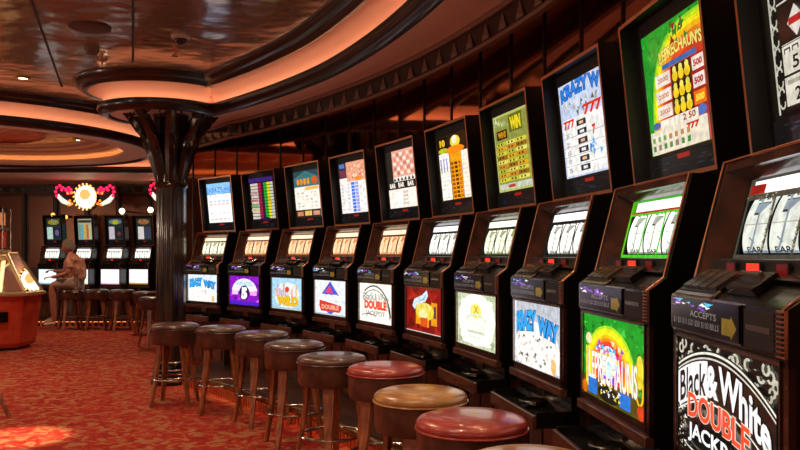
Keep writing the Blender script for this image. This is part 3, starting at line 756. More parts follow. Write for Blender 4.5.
def b_rainbow():
    a = Art(bfn, '189a24', 1.05); a.scatter(70, .06, ['0e6a18', '48d040', '107018', '30b838'], (0, .3, 1, 1), 12)
    for r, c in ((.40, 'a8e020'), (.375, 'e8f020'), (.34, 'fff020'), (.31, 'ffc818'), (.28, 'ff8a18'), (.25, 'f04a20'), (.22, 'e02858'), (.19, 'd838b0'), (.165, '8a48e0')): a.ell(.45, .42, r, r*1.22, c, 32)
    a.ell(.45, .48, .145, .19, 'd8f4ff'); a.scatter(34, .05, ['ffffff', '38b8e8', 'f0d030', 'e86898', 'f8f0c0', '60d8f0', '8050d8'], (.22, .46, .72, .72), 13)
    a.rect(.0, .0, 1, .24, '5a4a10'); a.rect(.05, .1, .12, .6, 'f0e040'); a.ell(.1, .7, .05, .07, 'f0e0b0'); a.ell(.93, .5, .05, .18, 'f0d838'); a.arc(.93, .3, .06, .16, .025, 0, 360, 'f0c828')
    a.text('LEPRECHAUNS', .1, .2, .9, .56, 'fffdf0', .02, out='d87828', ow=.02)
    a.rect(.1, .03, .26, .22, '2878d8'); a.rect(.64, .03, .8, .2, '2878d8'); a.ell(.46, .1, .18, .1, '1c1a14'); a.scatter(26, .03, ['f8e040', 'ffffff'], (.3, .06, .64, .24), 14)
    a.ell(.95, .08, .05, .08, 'd84018'); a.ell(.04, .08, .05, .08, 'd87018')
    return a

def machine(loc, rz, label, group, top, belly, reel, surround, seed, scale=None, bill=('8040c0', '50c0e0', 'ffffff', 'a050d0'), far=False):
    t = thing('slot_machine', loc, rz, label, 'slot machine', group)
    if scale: t.scale = scale
    M = MACH
    link('pedestal', M['pedestal'], t, bevel=0)
    link('lock_plate', M['lock_plate'], t)
    tr = link('coin_tray', M['coin_tray'], t); link('tray_edge', M['tray_edge'], tr, bevel=.003)
    if not far: link('tray_glint_ring', M['tray_glint_ring'], tr)
    cb = link('cabinet', M['cabinet'], t); link('kick_trim', M['kick_trim'], t, bevel=.003)
    link('glass_trim', M['glass_trim'], cb)
    link('belly_glass', belly.mesh('belly_glass'), cb)
    link('reel_housing', M['reel_housing'], t)
    bz = link('reel_bezel', M['reel_bezel'], t); link('reel_surround', window_art(surround), bz); link('side_strip', M['side_strip'], bz)
    for i in range(3): link('reel', reel_art(reel, i), bz)
    link('edge_trim', M['edge_trim'], t)
    dp = link('display_panel', M['display_panel'], t)
    for n_ in ('credit_display', 'win_display', 'bet_display'): link(n_, M[n_], dp)
    dk = link('button_deck', M['button_deck'], t, bevel=.002)
    link('button_block', M['button_block'], dk, bevel=.002); link('coin_head', M['coin_head'], dk, bevel=.002)
    for i in range(4): link('push_button', M['push_button_%d' % i], dk)
    bp = link('bill_panel', M['bill_panel'], t)
    if not far: link('bill_print', bill_art(seed, bill), bp)
    link('ticket_slot', M['ticket_slot'], t); link('side_grille', M['side_grille'], t)
    tb = link('top_box', M['top_box'], t); link('top_glass', top.mesh('top_glass'), tb); link('lower_panel', lower_panel_art(seed), tb)
    link('neck', M['neck'], t)
    return t
G = 'slot machines in the long curved row'
specs = [
 (10, 'slot machine nearest on the right, black belly glass with white and red lettering', t_panels, lambda: b_double(True), 'steel', 'steel'),
 (9, 'slot machine with green and rainbow glass above and below', t_rainbow, b_rainbow, 'white', 'rainbow'),
 (8, 'slot machine with blue lettering over a doodled belly glass, beside the green rainbow one', t_krazy, b_krazy, 'white', 'white'),
 (7, 'slot machine with yellow-green top glass and pale glowing cream belly glass', t_yellow, b_pale, 'green', 'green'),
 (6, 'slot machine with dark red belly glass and orange striped top glass', t_orange, b_red, 'white', 'white'),
 (5, 'slot machine with white belly glass, black arc and small red lettering', t_band, b_double, 'warm', 'warm'),
 (4, 'slot machine with a blue and pink triangle on its white belly glass', t_bluecol, b_triangle, 'warm', 'warm'),
 (3, 'slot machine with pale blue belly glass and yellow letters, teal and orange top glass', t_teal, b_crowd, 'warm', 'warm'),
 (2, 'slot machine with purple belly glass and magenta, green and yellow striped top glass', t_stripes, b_purple, 'warm', 'warm'),
 (1, 'slot machine with blue-topped glass at the row end, beside the bronze column', t_sky, lambda: b_krazy(5, True), 'green', 'warm')]
for i, lab, tp, bl, rl, sr in specs:
    k = 10-i; x, y = row(k)
    machine((x, y, 0), -th(k), lab, G, tp(), bl(), rl, sr, i)

# ---- far bank of machines
def ft(style):
    a = Art(tfn, '2c3430', .7)
    if style == 0: a.ell(.5, .82, .4, .12, 'a09028'); a.rect(.02, .05, .42, .6, 'd0f0dc'); a.rect(.5, .1, .96, .58, '1c2c48'); a.ell(.72, .34, .14, .14, '7c6888'); a.scatter(12, .07, ['e0c848', '70a0a0'], (.1, .7, .9, .95), 2)
    if style == 1:
        a.rect(.03, .03, .97, .97, 'b8c0a0'); a.rect(.05, .8, .95, .92, '4a3020')
        for i_, c in enumerate(('78b0a0', '70b8d0', 'e0c050', 'e07038', 'd8d0a0')): a.rect(.06+.18*i_, .06, .22+.18*i_, .72, c)
    if style == 2: a.ell(.5, .84, .44, .12, '6c8890'); a.ell(.5, .82, .2, .1, 'c8c028'); a.rect(.04, .05, .42, .62, 'e0d4dc'); a.rect(.5, .08, .96, .55, '242830'); a.ell(.72, .3, .12, .1, '7c4030')
    if style == 3: a.ell(.5, .84, .4, .12, 'a06840'); a.rect(.1, .05, .5, .62, 'f4ece8'); a.rect(.55, .08, .96, .6, '40485c'); a.scatter(8, .06, ['d0a060', '904030'], (.2, .74, .8, .94), 5)
    return a
def fb(style):
    a = Art(bfn, 'dff4f4' if style < 2 else 'fff4f8', 1.2); a.ell(.5, .5, .4, .4, 'ffffff'); a.rect(0, 0, 1, .1, ['8ab0b8', 'e0c8a0', 'e8b0d0', 'b89048'][style])
    a.scatter(6, .06, ['d0e0e0', 'e8d8c0'], (.2, .2, .8, .8), style)
    return a
FY = 12.6
farx = [47.5, 79, 110, 138.5]
flab = ['far wall slot machine the seated person is playing', 'far wall slot machine with many-coloured striped top glass, just right of the seated person',
        'far wall slot machine with a pinkish belly glass, second from the bronze column', 'far wall slot machine nearest the bronze column']
for q in range(4):
    x = (farx[q]-400)/784*FY
    machine((x, FY, 0), -.38, flab[q], 'slot machines along the far wall', ft(q), fb(q), 'white', 'white', 40+q, scale=(.74, .7, .95), far=True)
x0 = -7.0
mb = MB(); mb.box(-7.0, -3.2, 12.32, 13.7, 0, .094, STAND); mb.build('trim_13x'.replace('x', '0'), kind='structure')
mb = MB(); mb.box(-7.0, -3.2, 12.28, 12.33, .075, .094, BRASS); mb.build('trim_131', kind='structure')
ribs([(-3.2, 12.315), (-7.0, 12.315)], .075, 132, pitch=.09, r=.022)
mb = MB(); mb.box(-6.9, -3.3, 12.300, 12.310, .070, .0745, mat('far_plinth_strip', 'ffffff', .5, emit='ff9040', es=5)); mb.build('trim_133', kind='structure')

# ================================================================== STOOLS
def make_stool(top, foot=.195):
    t = thing('bar_stool', (0, 0, 0), 0, 'x', 'bar stool')
    mb = MB(); mb.lathe([(.15, .455), (.168, .46), (.175, .475), (.177, .565), (.172, .57)], VINYL, 40); mb.build('seat_drum', t, True)
    mb = MB(); mb.lathe([(.172, .566), (.178, .575), (.178, .588), (.168, .600), (.14, .609), (.08, .613), (.01, .614)], top, 40); mb.build('seat_cushion', t, True)
    mb = MB(); mb.tube([(.179*math.cos(2*PI*i/40), .179*math.sin(2*PI*i/40), .570) for i in range(40)], .004, top, 6, True); mb.build('piping', t, True)
    for i in range(4):
        a = PI/4+PI/2*i; c, s = math.cos(a), math.sin(a)
        mb = MB(); pts = [(.125*c, .125*s, .47), (.135*c, .135*s, .36), (.16*c+(foot-.195)*.55*c, .16*s+(foot-.195)*.55*s, .18), (foot*c, foot*s, 0)]
        vs = []
        for (x, y, z), wd in zip(pts, (.030, .026, .018, .013)):
            tx, ty = -s, c
            for du, dr in ((-wd, -.011), (wd, -.011), (wd, .011), (-wd, .011)): vs.append((x+tx*du+c*dr, y+ty*du+s*dr, z))
        fs = [(j*4+q, j*4+(q+1) % 4, j*4+4+(q+1) % 4, j*4+4+q) for j in range(3) for q in range(4)]+[(3, 2, 1, 0), (12, 13, 14, 15)]
        mb.add(vs, fs, LEGW); mb.build('leg', t, bevel=.003)
    mb = MB(); mb.tube([(.162*math.cos(2*PI*i/40), .162*math.sin(2*PI*i/40), .2) for i in range(40)], .008, CHROME, 8, True); mb.build('foot_ring', t, True)
    return t
protos = {m.name: make_stool(m) for m in (VINYL, VINYLR, VINYLT)}
used = set()
def stool(X, Y, rz, top, label, group, s=1):
    p = protos[top.name]
    if top.name in used: o = copy_tree(p)
    else: o = p; used.add(top.name)
    o.location = (X, Y, 0); o.rotation_euler.z = rz; tag(o, label, 'bar stool', group); o.scale = (s, s, 1); return o
GS = 'bar stools along the curved row'
TB_ = VINYL
for px, Z, rz, m, lab in [
  (532, 1.98, .2, VINYLT, 'bar stool cut off by the bottom edge, only its pale seat rim showing'),
  (471.5, 2.5, .3, VINYLR, 'red-topped bar stool nearest the camera that shows its whole seat'),
  (420.5, 2.97, .5, VINYLT, 'ochre-topped bar stool between two red-topped ones'),
  (385.5, 3.66, .1, VINYLR, 'red-topped bar stool behind the ochre one'),
  (332, 4.03, .75, VINYL, 'brown bar stool right behind the smaller red-topped stool'),
  (294.5, 4.63, .4, VINYL, 'brown bar stool behind the one next to the smaller red-topped stool'),
  (262, 5.23, .6, VINYL, 'brown bar stool third from the bronze column in the curved row'),
  (221, 5.64, .2, VINYL, 'brown bar stool second from the bronze column, under the purple machine'),
  (175, 5.88, .0, VINYL, 'brown bar stool standing right in front of the bronze column')]:
    stool((px-400)/784*Z, Z, rz, m, lab, GS)
for px, Z, rz, lab in [(96.5, 11.7, .3, 'bar stool at the far wall just right of the seated person'), (122, 11.6, .5, 'middle one of the far wall bar stools right of the seated person'), (146, 11.0, .15, 'far bar stool with orange-lit legs just left of the bronze column'), (154, 9.6, .7, 'bar stool peeking out from behind the bronze column'), (71, 11.75, .6, 'bar stool the seated person sits on')]:
    stool((px-400)/784*Z, Z, rz, VINYL, lab, 'bar stools by the far wall')
o = make_stool(VINYL, .31); o.location = (-2.71-.30, 5.42, 0); o.rotation_euler.z = -PI/4; tag(o, 'stool cut off by the left edge, only one splayed leg showing on the carpet', 'bar stool')

# ================================================================== COLUMN
def column():
    cx, cy = -2.0, 6.85
    t = thing('bronze_column', (cx, cy, 0), 0, 'dark bronze clustered column with a palm-like branching top beside the curved row', 'column')
    mb = MB(); n = 48; vs = []; fs = []; zs = [.2, 1.74]
    for z in zs:
        for i in range(n):
            a = 2*PI*i/n; r = .115+.012*abs(math.sin(a*4)); vs.append((r*math.cos(a), r*math.sin(a), z))
    mb.add(vs, [(i, (i+1) % n, n+(i+1) % n, n+i) for i in range(n)], COLM); mb.build('shaft', t, True)
    mb = MB(); mb.lathe([(.17, 0), (.17, .03), (.155, .045), (.155, .1), (.145, .11), (.145, .16), (.13, .2)], BLACK, 32); mb.build('base', t, True)
    for z, r in ((.06, .160), (.13, .151), (.195, .136)):
        mb = MB(); mb.tube([(r*math.cos(2*PI*i/32), r*math.sin(2*PI*i/32), z) for i in range(32)], .007, CHROME, 6, True); mb.build('base_ring', t, True)
    mb = MB(); mb.lathe([(.128, 1.70), (.142, 1.715), (.142, 1.73), (.13, 1.75), (.12, 1.75)], COLM, 32); mb.build('collar', t, True)
    mb = MB(); mb.lathe([(.12, 1.74), (.13, 1.9), (.14, 2.1), (.16, 2.39)], COLM, 24); mb.build('core', t, True)
    for i in range(8):
        a = 2*PI*(i+.35)/8; c, s = math.cos(a), math.sin(a)
        prof = [(.09, 1.74, .035), (.11, 1.86, .05), (.14, 1.98, .055), (.19, 2.10, .053), (.25, 2.21, .05), (.32, 2.31, .046), (.39, 2.385, .042)]
        mb = MB(); mb.tube([(r*c, r*s, z) for r, z, _ in prof], [q for _, _, q in prof], COLM, 8); br = mb.build('branch', t, True)
        mb = MB()
        for sg in (-1, 1):
            pts = []
            for j in range(12):
                q = j/11; an = q*5.0; rr = .05*(1-q*.75)
                pts.append(((.33+.02*q)*c-s*sg*(.05+rr*math.sin(an)), (.33+.02*q)*s+c*sg*(.05+rr*math.sin(an)), 2.30+.02*q+rr*math.cos(an)))
            mb.tube(pts, [.010*(1-.6*j/11) for j in range(12)], COLM, 6)
        mb.build('scroll', br, True)
column()

# ================================================================== CEILING FITTINGS
def at(px, py, z): Y = 784*(z-CAMH)/(255-py); return ((px-400)/784*Y, Y, z)
x, y, z = at(181, 36, CZ); t = thing('dome_camera', (x, y, CZ), 0, 'white-ringed black dome camera on the brown ceiling', 'security camera')
mb = MB(); mb.lathe([(.065, 0), (.065, -.015), (.05, -.022), (.045, -.022)][::-1], mat('white_plastic', 'b8a898', .4), 24); mb.build('mount_ring', t, True)
mb = MB(); mb.lathe([(.044, -.018), (.042, -.035), (.03, -.05), (.012, -.057), (.002, -.058)], BLACK, 24); mb.build('dome', t, True)
x, y, z = at(90, 27, CZ); mb = MB(); mb.lathe([(.13, 0), (.13, -.008), (.12, -.012), (.01, -.012)], mat('brown_grille', '4a3026', .6), 32, (0, 0, 0)); tag(mb.build('ceiling_speaker', None, True), 'round flat brown speaker cover flush in the ceiling', 'speaker').location = (x, y, CZ)
for px, py, lab in ((91, 48, 'brown smoke detector on the ceiling, closest to the round speaker cover'),):
    x, y, z = at(px, py, CZ); t = thing('smoke_detector', (x, y, CZ), 0, lab, 'smoke detector')
    mb = MB(); mb.lathe([(.055, 0), (.055, -.02), (.04, -.045), (.02, -.05)], mat('tan_plastic', '6e4c3a', .4), 24); mb.build('body', t, True)
    mb = MB(); mb.lathe([(.042, -.028), (.044, -.034), (.04, -.04)], BLACK, 24); mb.build('vent_ring', t, True)
for px, py, lab in ((102, 60, 'small copper sprinkler head on the ceiling by the smoke detector'), (175, 50, 'small dark sprinkler head on the ceiling below the dome camera')):
    x, y, z = at(px, py, CZ); t = thing('sprinkler', (x, y, CZ), 0, lab, 'sprinkler', 'ceiling sprinklers')
    mb = MB(); mb.lathe([(.04, 0), (.04, -.006), (.012, -.01), (.010, -.04), (.025, -.042), (.025, -.046)], COPPER, 16); mb.build('head', t, True)
for px, py, lab in ((23, 78, 'small glowing recessed downlight in the brown ceiling at left'),):
    x, y, z = at(px, py, CZ); t = thing('downlight', (x, y, CZ), 0, lab, 'downlight')
    mb = MB(); mb.lathe([(.055, 0), (.055, -.006), (.04, -.008), (.038, -.002)], BRASS, 24); mb.build('trim_ring', t, True)
    mb = MB(); mb.lathe([(.038, -.003), (.002, -.005)], LAMP, 24); mb.build('lens', t)
# seams between ceiling panels
mb = MB()
def seam(p, q, w_=.008):
    a = Vector(at(*p, CZ-.002)); b = Vector(at(*q, CZ-.002)); d = (b-a).normalized(); n = Vector((-d.y, d.x, 0))*w_
    a = a-d*2.5 if p[1] < 5 else a
    mb.quad([a-n, a+n, b+n, b-n], BACKP)
seam((31, 0), (62, 87)); seam((133, 0), (133, 63)); seam((0, 80), (75, 87), .006)
mb.build('trim_14', kind='structure')
# fittings in the round recess
ms = mat('recess_shell', 'e0a070', .5)
t = thing('ceiling_rosette', (-4.8, 8.8, SZ+.17), 0, 'round scalloped copper-coloured ceiling rosette in the middle of the round recess', 'ceiling rosette')
mb = MB(); mb.lathe([(.75, 0), (.75, -.02), (.6, -.05), (.3, -.07), (.01, -.075)], ms, 48); mb.build('shell', t, True)
mb = MB()
for i in range(24): a = 2*PI*i/24; mb.tube([(.3*math.cos(a), .3*math.sin(a), -.07), (.62*math.cos(a), .62*math.sin(a), -.045), (.74*math.cos(a), .74*math.sin(a), -.02)], .015, COPPER, 6)
mb.build('ribs', t, True)
for px, py, lab in ((50, 131, 'bright recessed spotlight in the round ceiling recess, the farther right one'), (36, 139, 'recessed spotlight in the round ceiling recess, nearest the rosette'), (78, 139.5, 'recessed spotlight near the right rim of the round ceiling recess')):
    x, y, z = at(px, py, SZ+.17); t = thing('spotlight', (x, y, SZ+.172), 0, lab, 'spotlight', 'spotlights in the round ceiling recess')
    mb = MB(); mb.lathe([(.06, 0), (.06, -.01), (.045, -.012)], CHROME, 20); mb.build('trim_ring', t, True)
    mb = MB(); mb.lathe([(.045, -.010), (.003, -.014)], LAMP, 20); mb.build('lens', t)

# ================================================================== NEON SIGN
PINK = mat('pink_bulb', 'ff2050', .3, emit='ff1c4c', es=2.6); GOLDB = mat('gold_bulb', 'ffd080', .3, emit='ffb850', es=2.2); WHT = mat('sign_white', 'ffffff', .3, emit='d8f0e4', es=1.0); ORB = mat('orange_bulb', 'ff8020', .3, emit='ff7a20', es=2.0)
SIGNB = mat('sign_board', '1c1410', .5)
def neon(cx, y, zc, label):
    t = thing('neon_sign', (cx, y, zc), 0, label, 'neon sign', 'bulb-lit signs on the far wall')
    def P(px, py): return ((px-86)*y/784, (197-py)*y/784)
    def ball(mb, px, py, r, m): a, b = P(px, py); mb.lathe([(.15*r, -r), (.8*r, -.6*r), (r, 0), (.8*r, .6*r), (.15*r, r)], m, 8, (a, -.05, b))
    def plate(mb, pts, m, y0, y1):
        q = [P(*p) for p in pts]; n = len(q)
        mb.add([(a, y0, b) for a, b in q]+[(a, y1, b) for a, b in q], [tuple(range(n)), tuple(range(n, 2*n))[::-1]]+[(i, (i+1) % n, n+(i+1) % n, n+i) for i in range(n)], m)
    mb = MB(); plate(mb, [(75+11+13*math.cos(a), 197+14*math.sin(a)) for a in [2*PI*i/20 for i in range(20)]], SIGNB, 0, .05)
    plate(mb, [(57, 183), (76, 192), (76, 203), (66, 204), (56, 196)], SIGNB, .0, .05); plate(mb, [(115, 183), (96, 192), (96, 203), (106, 204), (118, 196)], SIGNB, .0, .05); mb.build('backboard', t)
    mb = MB(); plate(mb, [(86+(10.8 if i % 2 else 9.8)*math.cos(PI*i/16), 197+(12 if i % 2 else 11)*math.sin(PI*i/16)) for i in range(32)], mat('sign_cream', 'fff0d8', .4, emit='f4fff0', es=1.1), -.03, 0); mb.build('medallion', t)
    mb = MB(); plate(mb, [(81, 192), (84, 189.5), (89, 190), (91.5, 195), (89, 199), (84, 200), (80.5, 196)], mat('sign_orange', 'f0c080', .4, emit='ffc070', es=1.0), -.036, -.031); mb.build('emblem', t)
    for sx in (-1, 1):
        mb = MB(); plate(mb, [(86+sx*27, 194), (86+sx*23, 198), (86+sx*14, 204), (86+sx*16, 206), (86+sx*24, 203), (86+sx*28, 198)], WHT, -.03, 0); mb.build('feather', t)
        mb = MB()
        for px, py in ((28, 196), (29, 192), (28, 188), (25, 186), (22, 188), (19, 189.5), (16, 188), (14, 190), (15, 193), (18, 191), (23, 190)): ball(mb, 86+sx*px, py, .024, PINK)
        for px, py in ((13, 193), (17, 193.5), (13, 204), (15, 201), (16, 205)): ball(mb, 86+sx*px, py, .022, ORB)
        tag(mb.build('bulb_cluster', t, True), kind='stuff')
    mb = MB()
    for i in range(18): a = 2*PI*i/18; ball(mb, 86+11*math.cos(a), 197+12.8*math.sin(a), .016, GOLDB)
    tag(mb.build('medallion_bulbs', t, True), kind='stuff')
    mb = MB(); mb.box(-.3, -.28, 0, .9, .1, .12, SIGNB); mb.box(.28, .3, 0, .9, .1, .12, SIGNB); mb.build('bracket', t)
neon(-314/784*12.7, 12.7, CAMH+58/784*12.7, 'winged bulb-lit sign with cream medallion and pink bulbs above the far machines')
neon((180-400)/784*12.9, 12.9, CAMH+60/784*12.9, 'second bulb-lit sign mostly hidden behind the bronze column')
for px, py, lab in ((122, 211, 'small round glowing lamp above the far machine with the pinkish glass'), (150.5, 210, 'small round glowing lamp at the left edge of the bronze column'), (53, 215, 'small orange lamp above the head of the seated person'), (65.5, 217, 'small orange lamp between the seated person and the bulb-lit sign')):
    Z = 12.75; t = thing('wall_lamp', ((px-400)/784*Z, Z, CAMH+(255-py)/784*Z), 0, lab, 'lamp', 'small lamps above the far machines')
    r = .045 if px > 100 else .035
    mb = MB(); mb.lathe([(.1*r, -r), (.7*r, -.7*r), (r, 0), (.7*r, .7*r), (.1*r, r)], LAMP if px > 100 else mat('orange_lamp', 'ffb060', .3, emit='ff9040', es=4), 16); mb.build('globe', t, True)
    mb = MB(); mb.tube([(0, .03, 0), (0, 1.04, .02)], .012, BRASS, 8); mb.build('arm', t)

# ================================================================== COIN PUSHER
def pusher():
    X, Y = -4.97, 9.45
    t = thing('coin_pusher', (X, Y, 0), 0, 'red eight-sided coin pusher machine with slanted glass and gold edges at left', 'coin pusher')
    def ocr(r, z, rot=PI/8): return [(r*math.cos(rot+2*PI*i/8), r*math.sin(rot+2*PI*i/8), z) for i in range(8)]
    def oc(mb, rs, m):
        vs = []; [vs.extend(ocr(r, z)) for r, z in rs]
        fs = [(j*8+i, j*8+(i+1) % 8, j*8+8+(i+1) % 8, j*8+8+i) for j in range(len(rs)-1) for i in range(8)]+[tuple(range(8))[::-1], tuple(range(len(rs)*8-8, len(rs)*8))]
        mb.add(vs, fs, m)
    RED = noise_mix(mat('red_lacquer', 'b03020', .3, coat=.4), 'b83020', 'd04a30', 4, 3)
    mb = MB(); oc(mb, [(.50, .03), (.53, .08), (.60, .64)], RED); mb.build('body', t, bevel=.01)
    mb = MB(); oc(mb, [(.46, 0), (.46, .04)], BLACK); mb.build('foot', t)
    GOLD = mat('pale_gold', 'fff0c8', .3, .8)
    mb = MB(); oc(mb, [(.62, .635), (.64, .65), (.64, .675), (.6, .69)], GOLD); mb.build('rim', t, bevel=.004)
    GL = mat('clear_glass', 'ffffff', .02, trans=1)
    mb = MB(); a = ocr(.6, .69); b = ocr(.32, 1.14)
    for i in range(8): mb.quad([a[i], a[(i+1) % 8], b[(i+1) % 8], b[i]], GL)
    mb.build('glass_hood', t)
    mb = MB()
    for i in range(8): mb.tube([a[i], b[i]], .018, GOLD, 6)
    for i in range(8): mb.tube([b[i], b[(i+1) % 8]], .018, GOLD, 6)
    mb.build('hood_frame', t)
    mb = MB(); oc(mb, [(.3, .69), (.3, .78), (.22, .8), (.22, 1.13)], mat('playfield', 'e8d0b8', .4)); mb.build('playfield', t)
    for i in range(8):
        q = PI/8+2*PI*(i+.5)/8
        mb = MB(); mb.tube([(.24*math.cos(q), .24*math.sin(q), .8), (.24*math.cos(q), .24*math.sin(q), 1.12)], .022, mat('cream_tube', 'fff0c8', .3, emit='ffe4a8', es=1.2), 8); mb.build('light_tube', t)
    r = random.Random(5); mb = MB()
    for i in range(260):
        q = r.uniform(0, 2*PI); rr = r.uniform(.32, .52); M = Matrix.Translation((rr*math.cos(q), rr*math.sin(q), .695+r.random()*.02)) @ Matrix.Rotation(r.uniform(-.4, .4), 4, 'X')
        mb.lathe([(.013, 0), (.013, .003)], CHROME if i % 3 else mat('prize_violet', '6a40c8', .4), 8, mx=M)
    tag(mb.build('coins', t), kind='stuff')
    # topper: two tiers of poster panels on posts
    mb = MB(); oc(mb, [(.24, 1.14), (.26, 1.17), (.26, 1.19)], GOLD); mb.build('lower_shelf', t)
    mb = MB(); oc(mb, [(.2, 1.19), (.2, 1.42)], mat('deep_red_panel', '7a1410', .4)); mb.build('poster_drum', t)
    mb = MB(); oc(mb, [(.26, 1.42), (.26, 1.45)], GOLD); mb.build('upper_shelf', t)
    mb = MB(); oc(mb, [(.19, 1.45), (.19, 1.66)], mat('dark_red_panel', '4a120c', .4)); mb.build('upper_drum', t)
    mb = MB(); oc(mb, [(.25, 1.66), (.25, 1.69)], DARK); mb.build('cap', t)
    RP = mat('red_poster', 'd02820', .4, emit='c8281c', es=.35); OP = mat('orange_poster', 'f09050', .4, emit='f09050', es=.6)
    for i in range(8):
        q = PI/8+2*PI*(i+.5)/8; M = Matrix.Rotation(q+PI/2, 4, 'Z')
        mb = MB(); mb.box(-.06, .06, -.192, -.187, 1.21, 1.4, RP, M); mb.box(-.02, .02, -.194, -.192, 1.24, 1.36, mat('pink_figure', 'e88878', .5), M); mb.build('poster', t)
        mb = MB(); mb.box(-.055, .055, -.183, -.177, 1.48, 1.63, OP, M); mb.build('upper_poster', t)
        q = PI/8+2*PI*i/8
        mb = MB(); mb.tube([(.25*math.cos(q), .25*math.sin(q), 1.18), (.25*math.cos(q), .25*math.sin(q), 1.68)], .012, CHROME, 8); mb.build('post', t)
    # lock and handle on the faces towards the camera
    M = Matrix.Rotation(-PI/2+PI/2, 4, 'Z')
    f = MB(); f.box(-.045, .045, -.56, -.50, .34, .46, BLACK, Matrix.Rotation(PI/4, 4, 'Z')); f.build('lock_box', t)
    f = MB(); f.lathe([(.012, 0), (.05, -.012), (.05, .012)], BLACK, 20, mx=Matrix.Translation((.1, -.53, .25)) @ Matrix.Rotation(PI/2, 4, 'X'), scale=(2.1, 1)); f.tube([(.02, -.548, .25), (.2, -.552, .25)], .01, CHROME, 8); f.build('handle', t)
pusher()

# ================================================================== PERSON
def skin_chain(verts, edges, radii, root=0, sub=2):
    me = bpy.data.meshes.new('body'); me.from_pydata(verts, edges, [])
    o = bpy.data.objects.new('body', me); COL.objects.link(o)
    sk = o.modifiers.new('s', 'SKIN'); sk.use_smooth_shade = True
    for i, r in enumerate(radii):
        r = r if isinstance(r, tuple) else (r, r)
        me.skin_vertices[0].data[i].radius = r
        me.skin_vertices[0].data[i].use_root = (i == root)
    sb = o.modifiers.new('u', 'SUBSURF'); sb.levels = sb.render_levels = sub
    bpy.context.view_layer.update()
    ev = o.evaluated_get(bpy.context.evaluated_depsgraph_get()); m2 = bpy.data.meshes.new_from_object(ev)
    bpy.data.objects.remove(o); bpy.data.meshes.remove(me)
    for p in m2.polygons: p.use_smooth = True
    return m2
SKIN = mat('skin', '9c5c48', .55); SHIRT = noise_mix(mat('patterned_shirt', 'b06a50', .8), 'c08070', '8a5444', 11, 3, .45, .55); SHORTS = mat('grey_shorts', '9a8478', .85); HAIR = mat('grey_hair', '6e5e54', .8); SHOE = mat('pale_shoe', 'b8a09a', .6)
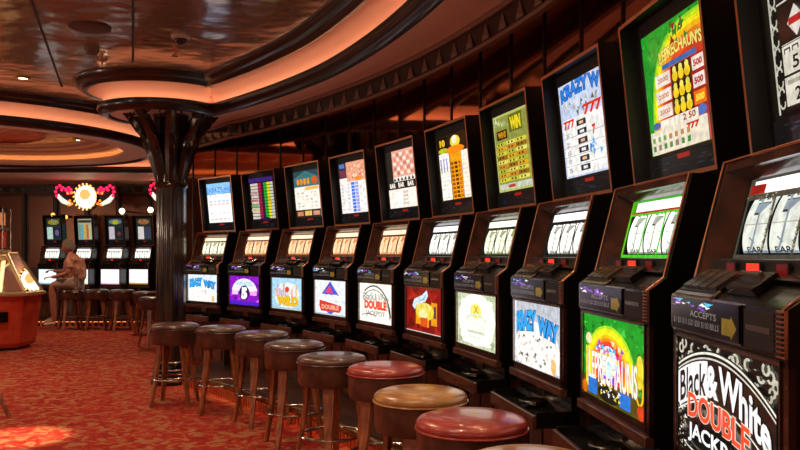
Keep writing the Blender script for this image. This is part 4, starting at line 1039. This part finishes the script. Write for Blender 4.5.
def person():
    # local frame: faces -X (towards the left), sits on stool at origin; z up
    Z = 11.75; X = (67-400)/784*Z
    t = thing('person', (X+.10, Z, .06), .12, 'grey-haired person in a salmon patterned shirt and grey shorts seated at a far machine', 'person'); t.scale = (.92, .92, .92)
    V = [(.02, 0, .70), (.03, 0, .84), (.01, 0, 1.0), (-.02, 0, 1.10), (-.045, 0, 1.165), (-.06, 0, 1.215),
         (.0, -.09, .70), (-.30, -.13, .67), (-.27, -.13, .24), (-.26, -.13, .10),
         (.0, .09, .70), (-.34, .12, .68), (-.33, .13, .28), (-.33, .13, .13),
         (-.01, -.18, 1.08), (-.02, -.24, .86), (-.24, -.17, .80), (-.30, -.15, .80),
         (-.01, .18, 1.08), (-.06, .23, .88), (-.30, .17, .88), (-.37, .15, .90),
         (-.40, -.13, .045), (-.47, .13, .075)]
    E = [(0, 1), (1, 2), (2, 3), (3, 4), (4, 5), (0, 6), (6, 7), (7, 8), (8, 9), (0, 10), (10, 11), (11, 12), (12, 13), (3, 14), (14, 15), (15, 16), (16, 17), (3, 18), (18, 19), (19, 20), (20, 21), (9, 22), (13, 23)]
    R = [(.13, .15), (.13, .14), (.135, .15), (.10, .12), .055, .05, .085, .065, .05, .035, .085, .065, .05, .035, .055, .043, .032, .026, .055, .043, .032, .026, .03, .03]
    me = skin_chain([Vector(v) for v in V], E, R); me.materials.append(SKIN); link('body', me, t)
    # head
    bm = bmesh.new(); bmesh.ops.create_uvsphere(bm, u_segments=24, v_segments=16, radius=1)
    for v in bm.verts:
        x, y, z = v.co; fx = .095; 
        if z < 0: x2 = x*(1-.12*z*z); y2 = y*(1-.28*z*z)
        else: x2, y2 = x, y
        v.co = Vector((x2*fx, y2*.075, z*.118))
        if x < -.8 and abs(y) < .3 and -.3 < z < .1: v.co.x -= .018*(1-abs(z+.12)*3)      # nose
        if x < -.7 and abs(z-.12) < .12 and .2 < abs(y) < .5: v.co.x += .006           # eye sockets
        if x < -.6 and z < -.7: v.co.x -= .012
    me = bpy.data.meshes.new('head'); bm.to_mesh(me); bm.free(); me.materials.append(SKIN)
    for p in me.polygons: p.use_smooth = True
    o = link('head', me, t, (-.085, 0, 1.285)); o.rotation_euler.y = -.2
    mb = MB()
    for s in (-1, 1): mb.lathe([(.002, -.006), (.007, 0), (.002, .006)], mat('eye_dark', '181210', .3), 8, (-.086, s*.03, .012))
    for s in (-1, 1): mb.lathe([(.004, -.028), (.014, -.012), (.016, .012), (.005, .028)], SKIN, 8, (.008, s*.075, -.005))
    mb.tube([(-.09, -.02, -.055), (-.094, 0, -.053), (-.09, .02, -.055)], .004, mat('lips', '8a4438', .5), 6)
    mb.build('face_features', o, True)
    bm = bmesh.new(); bmesh.ops.create_uvsphere(bm, u_segments=24, v_segments=16, radius=1)
    dl = [v for v in bm.verts if v.co.z < -.45 or (v.co.x < -.35 and v.co.z < .55)]
    bmesh.ops.delete(bm, geom=dl, context='VERTS')
    r = random.Random(2)
    for v in bm.verts: k = 1+r.uniform(-.03, .03); v.co = Vector((v.co.x*.108*k+.004, v.co.y*.087*k, v.co.z*.13*k))
    me = bpy.data.meshes.new('hair'); bm.to_mesh(me); bm.free(); me.materials.append(HAIR); link('hair', me, o)
    # shirt: torso and short sleeves slightly larger
    V2 = [V[0], V[1], V[2], (-.02, 0, 1.10), V[14], (-.02, -.22, .91), V[18], (-.04, .22, .93)]
    me = skin_chain([Vector(v) for v in V2], [(0, 1), (1, 2), (2, 3), (3, 4), (4, 5), (3, 6), (6, 7)], [(.165, .18), (.175, .19), (.175, .19), (.12, .15), .082, .072, .082, .072]); me.materials.append(SHIRT); link('shirt', me, t)
    V3 = [(.03, 0, .70), (.0, -.09, .70), (-.16, -.115, .69), (-.28, -.13, .67), (.0, .09, .70), (-.2, .11, .695), (-.31, .12, .68)]
    me = skin_chain([Vector(v) for v in V3], [(0, 1), (1, 2), (2, 3), (0, 4), (4, 5), (5, 6)], [(.145, .15), .1, .09, .08, .1, .09, .08]); me.materials.append(SHORTS); link('shorts', me, t)
    for (x, y, z) in ((-.29, -.13, .045), (-.36, .13, .075)):
        me = skin_chain([Vector((x+.05, y, z+.015)), Vector((x-.05, y, z)), Vector((x-.14, y, z-.01))], [(0, 1), (1, 2)], [(.045, .04), (.042, .035), (.038, .025)], 0, 1); me.materials.append(SHOE); link('shoe', me, t)
    for s, h in ((-1, V[17]), (1, V[21])):
        for f in range(5):
            yy = h[1]+(f-2)*.016; L = (.055, .075, .08, .075, .06)[f] if f < 4 else .06
            if f == (4 if s < 0 else 0): pts = [Vector((h[0], h[1]+(.02 if s < 0 else -.02), h[2])), Vector((h[0]-.03, h[1]+(.045 if s < 0 else -.045), h[2])), Vector((h[0]-.055, h[1]+(.05 if s < 0 else -.05), h[2]-.008))]
            else: pts = [Vector((h[0], yy*.5+h[1]*.5, h[2])), Vector((h[0]-.05, yy, h[2]-.002)), Vector((h[0]-.05-L*.6, yy, h[2]-.016)), Vector((h[0]-.05-L*.8, yy, h[2]-.04))]
            mb = MB(); mb.tube(pts, [.012]+[.009]*(len(pts)-1), SKIN, 6); mb.build('finger', t, True)
person()
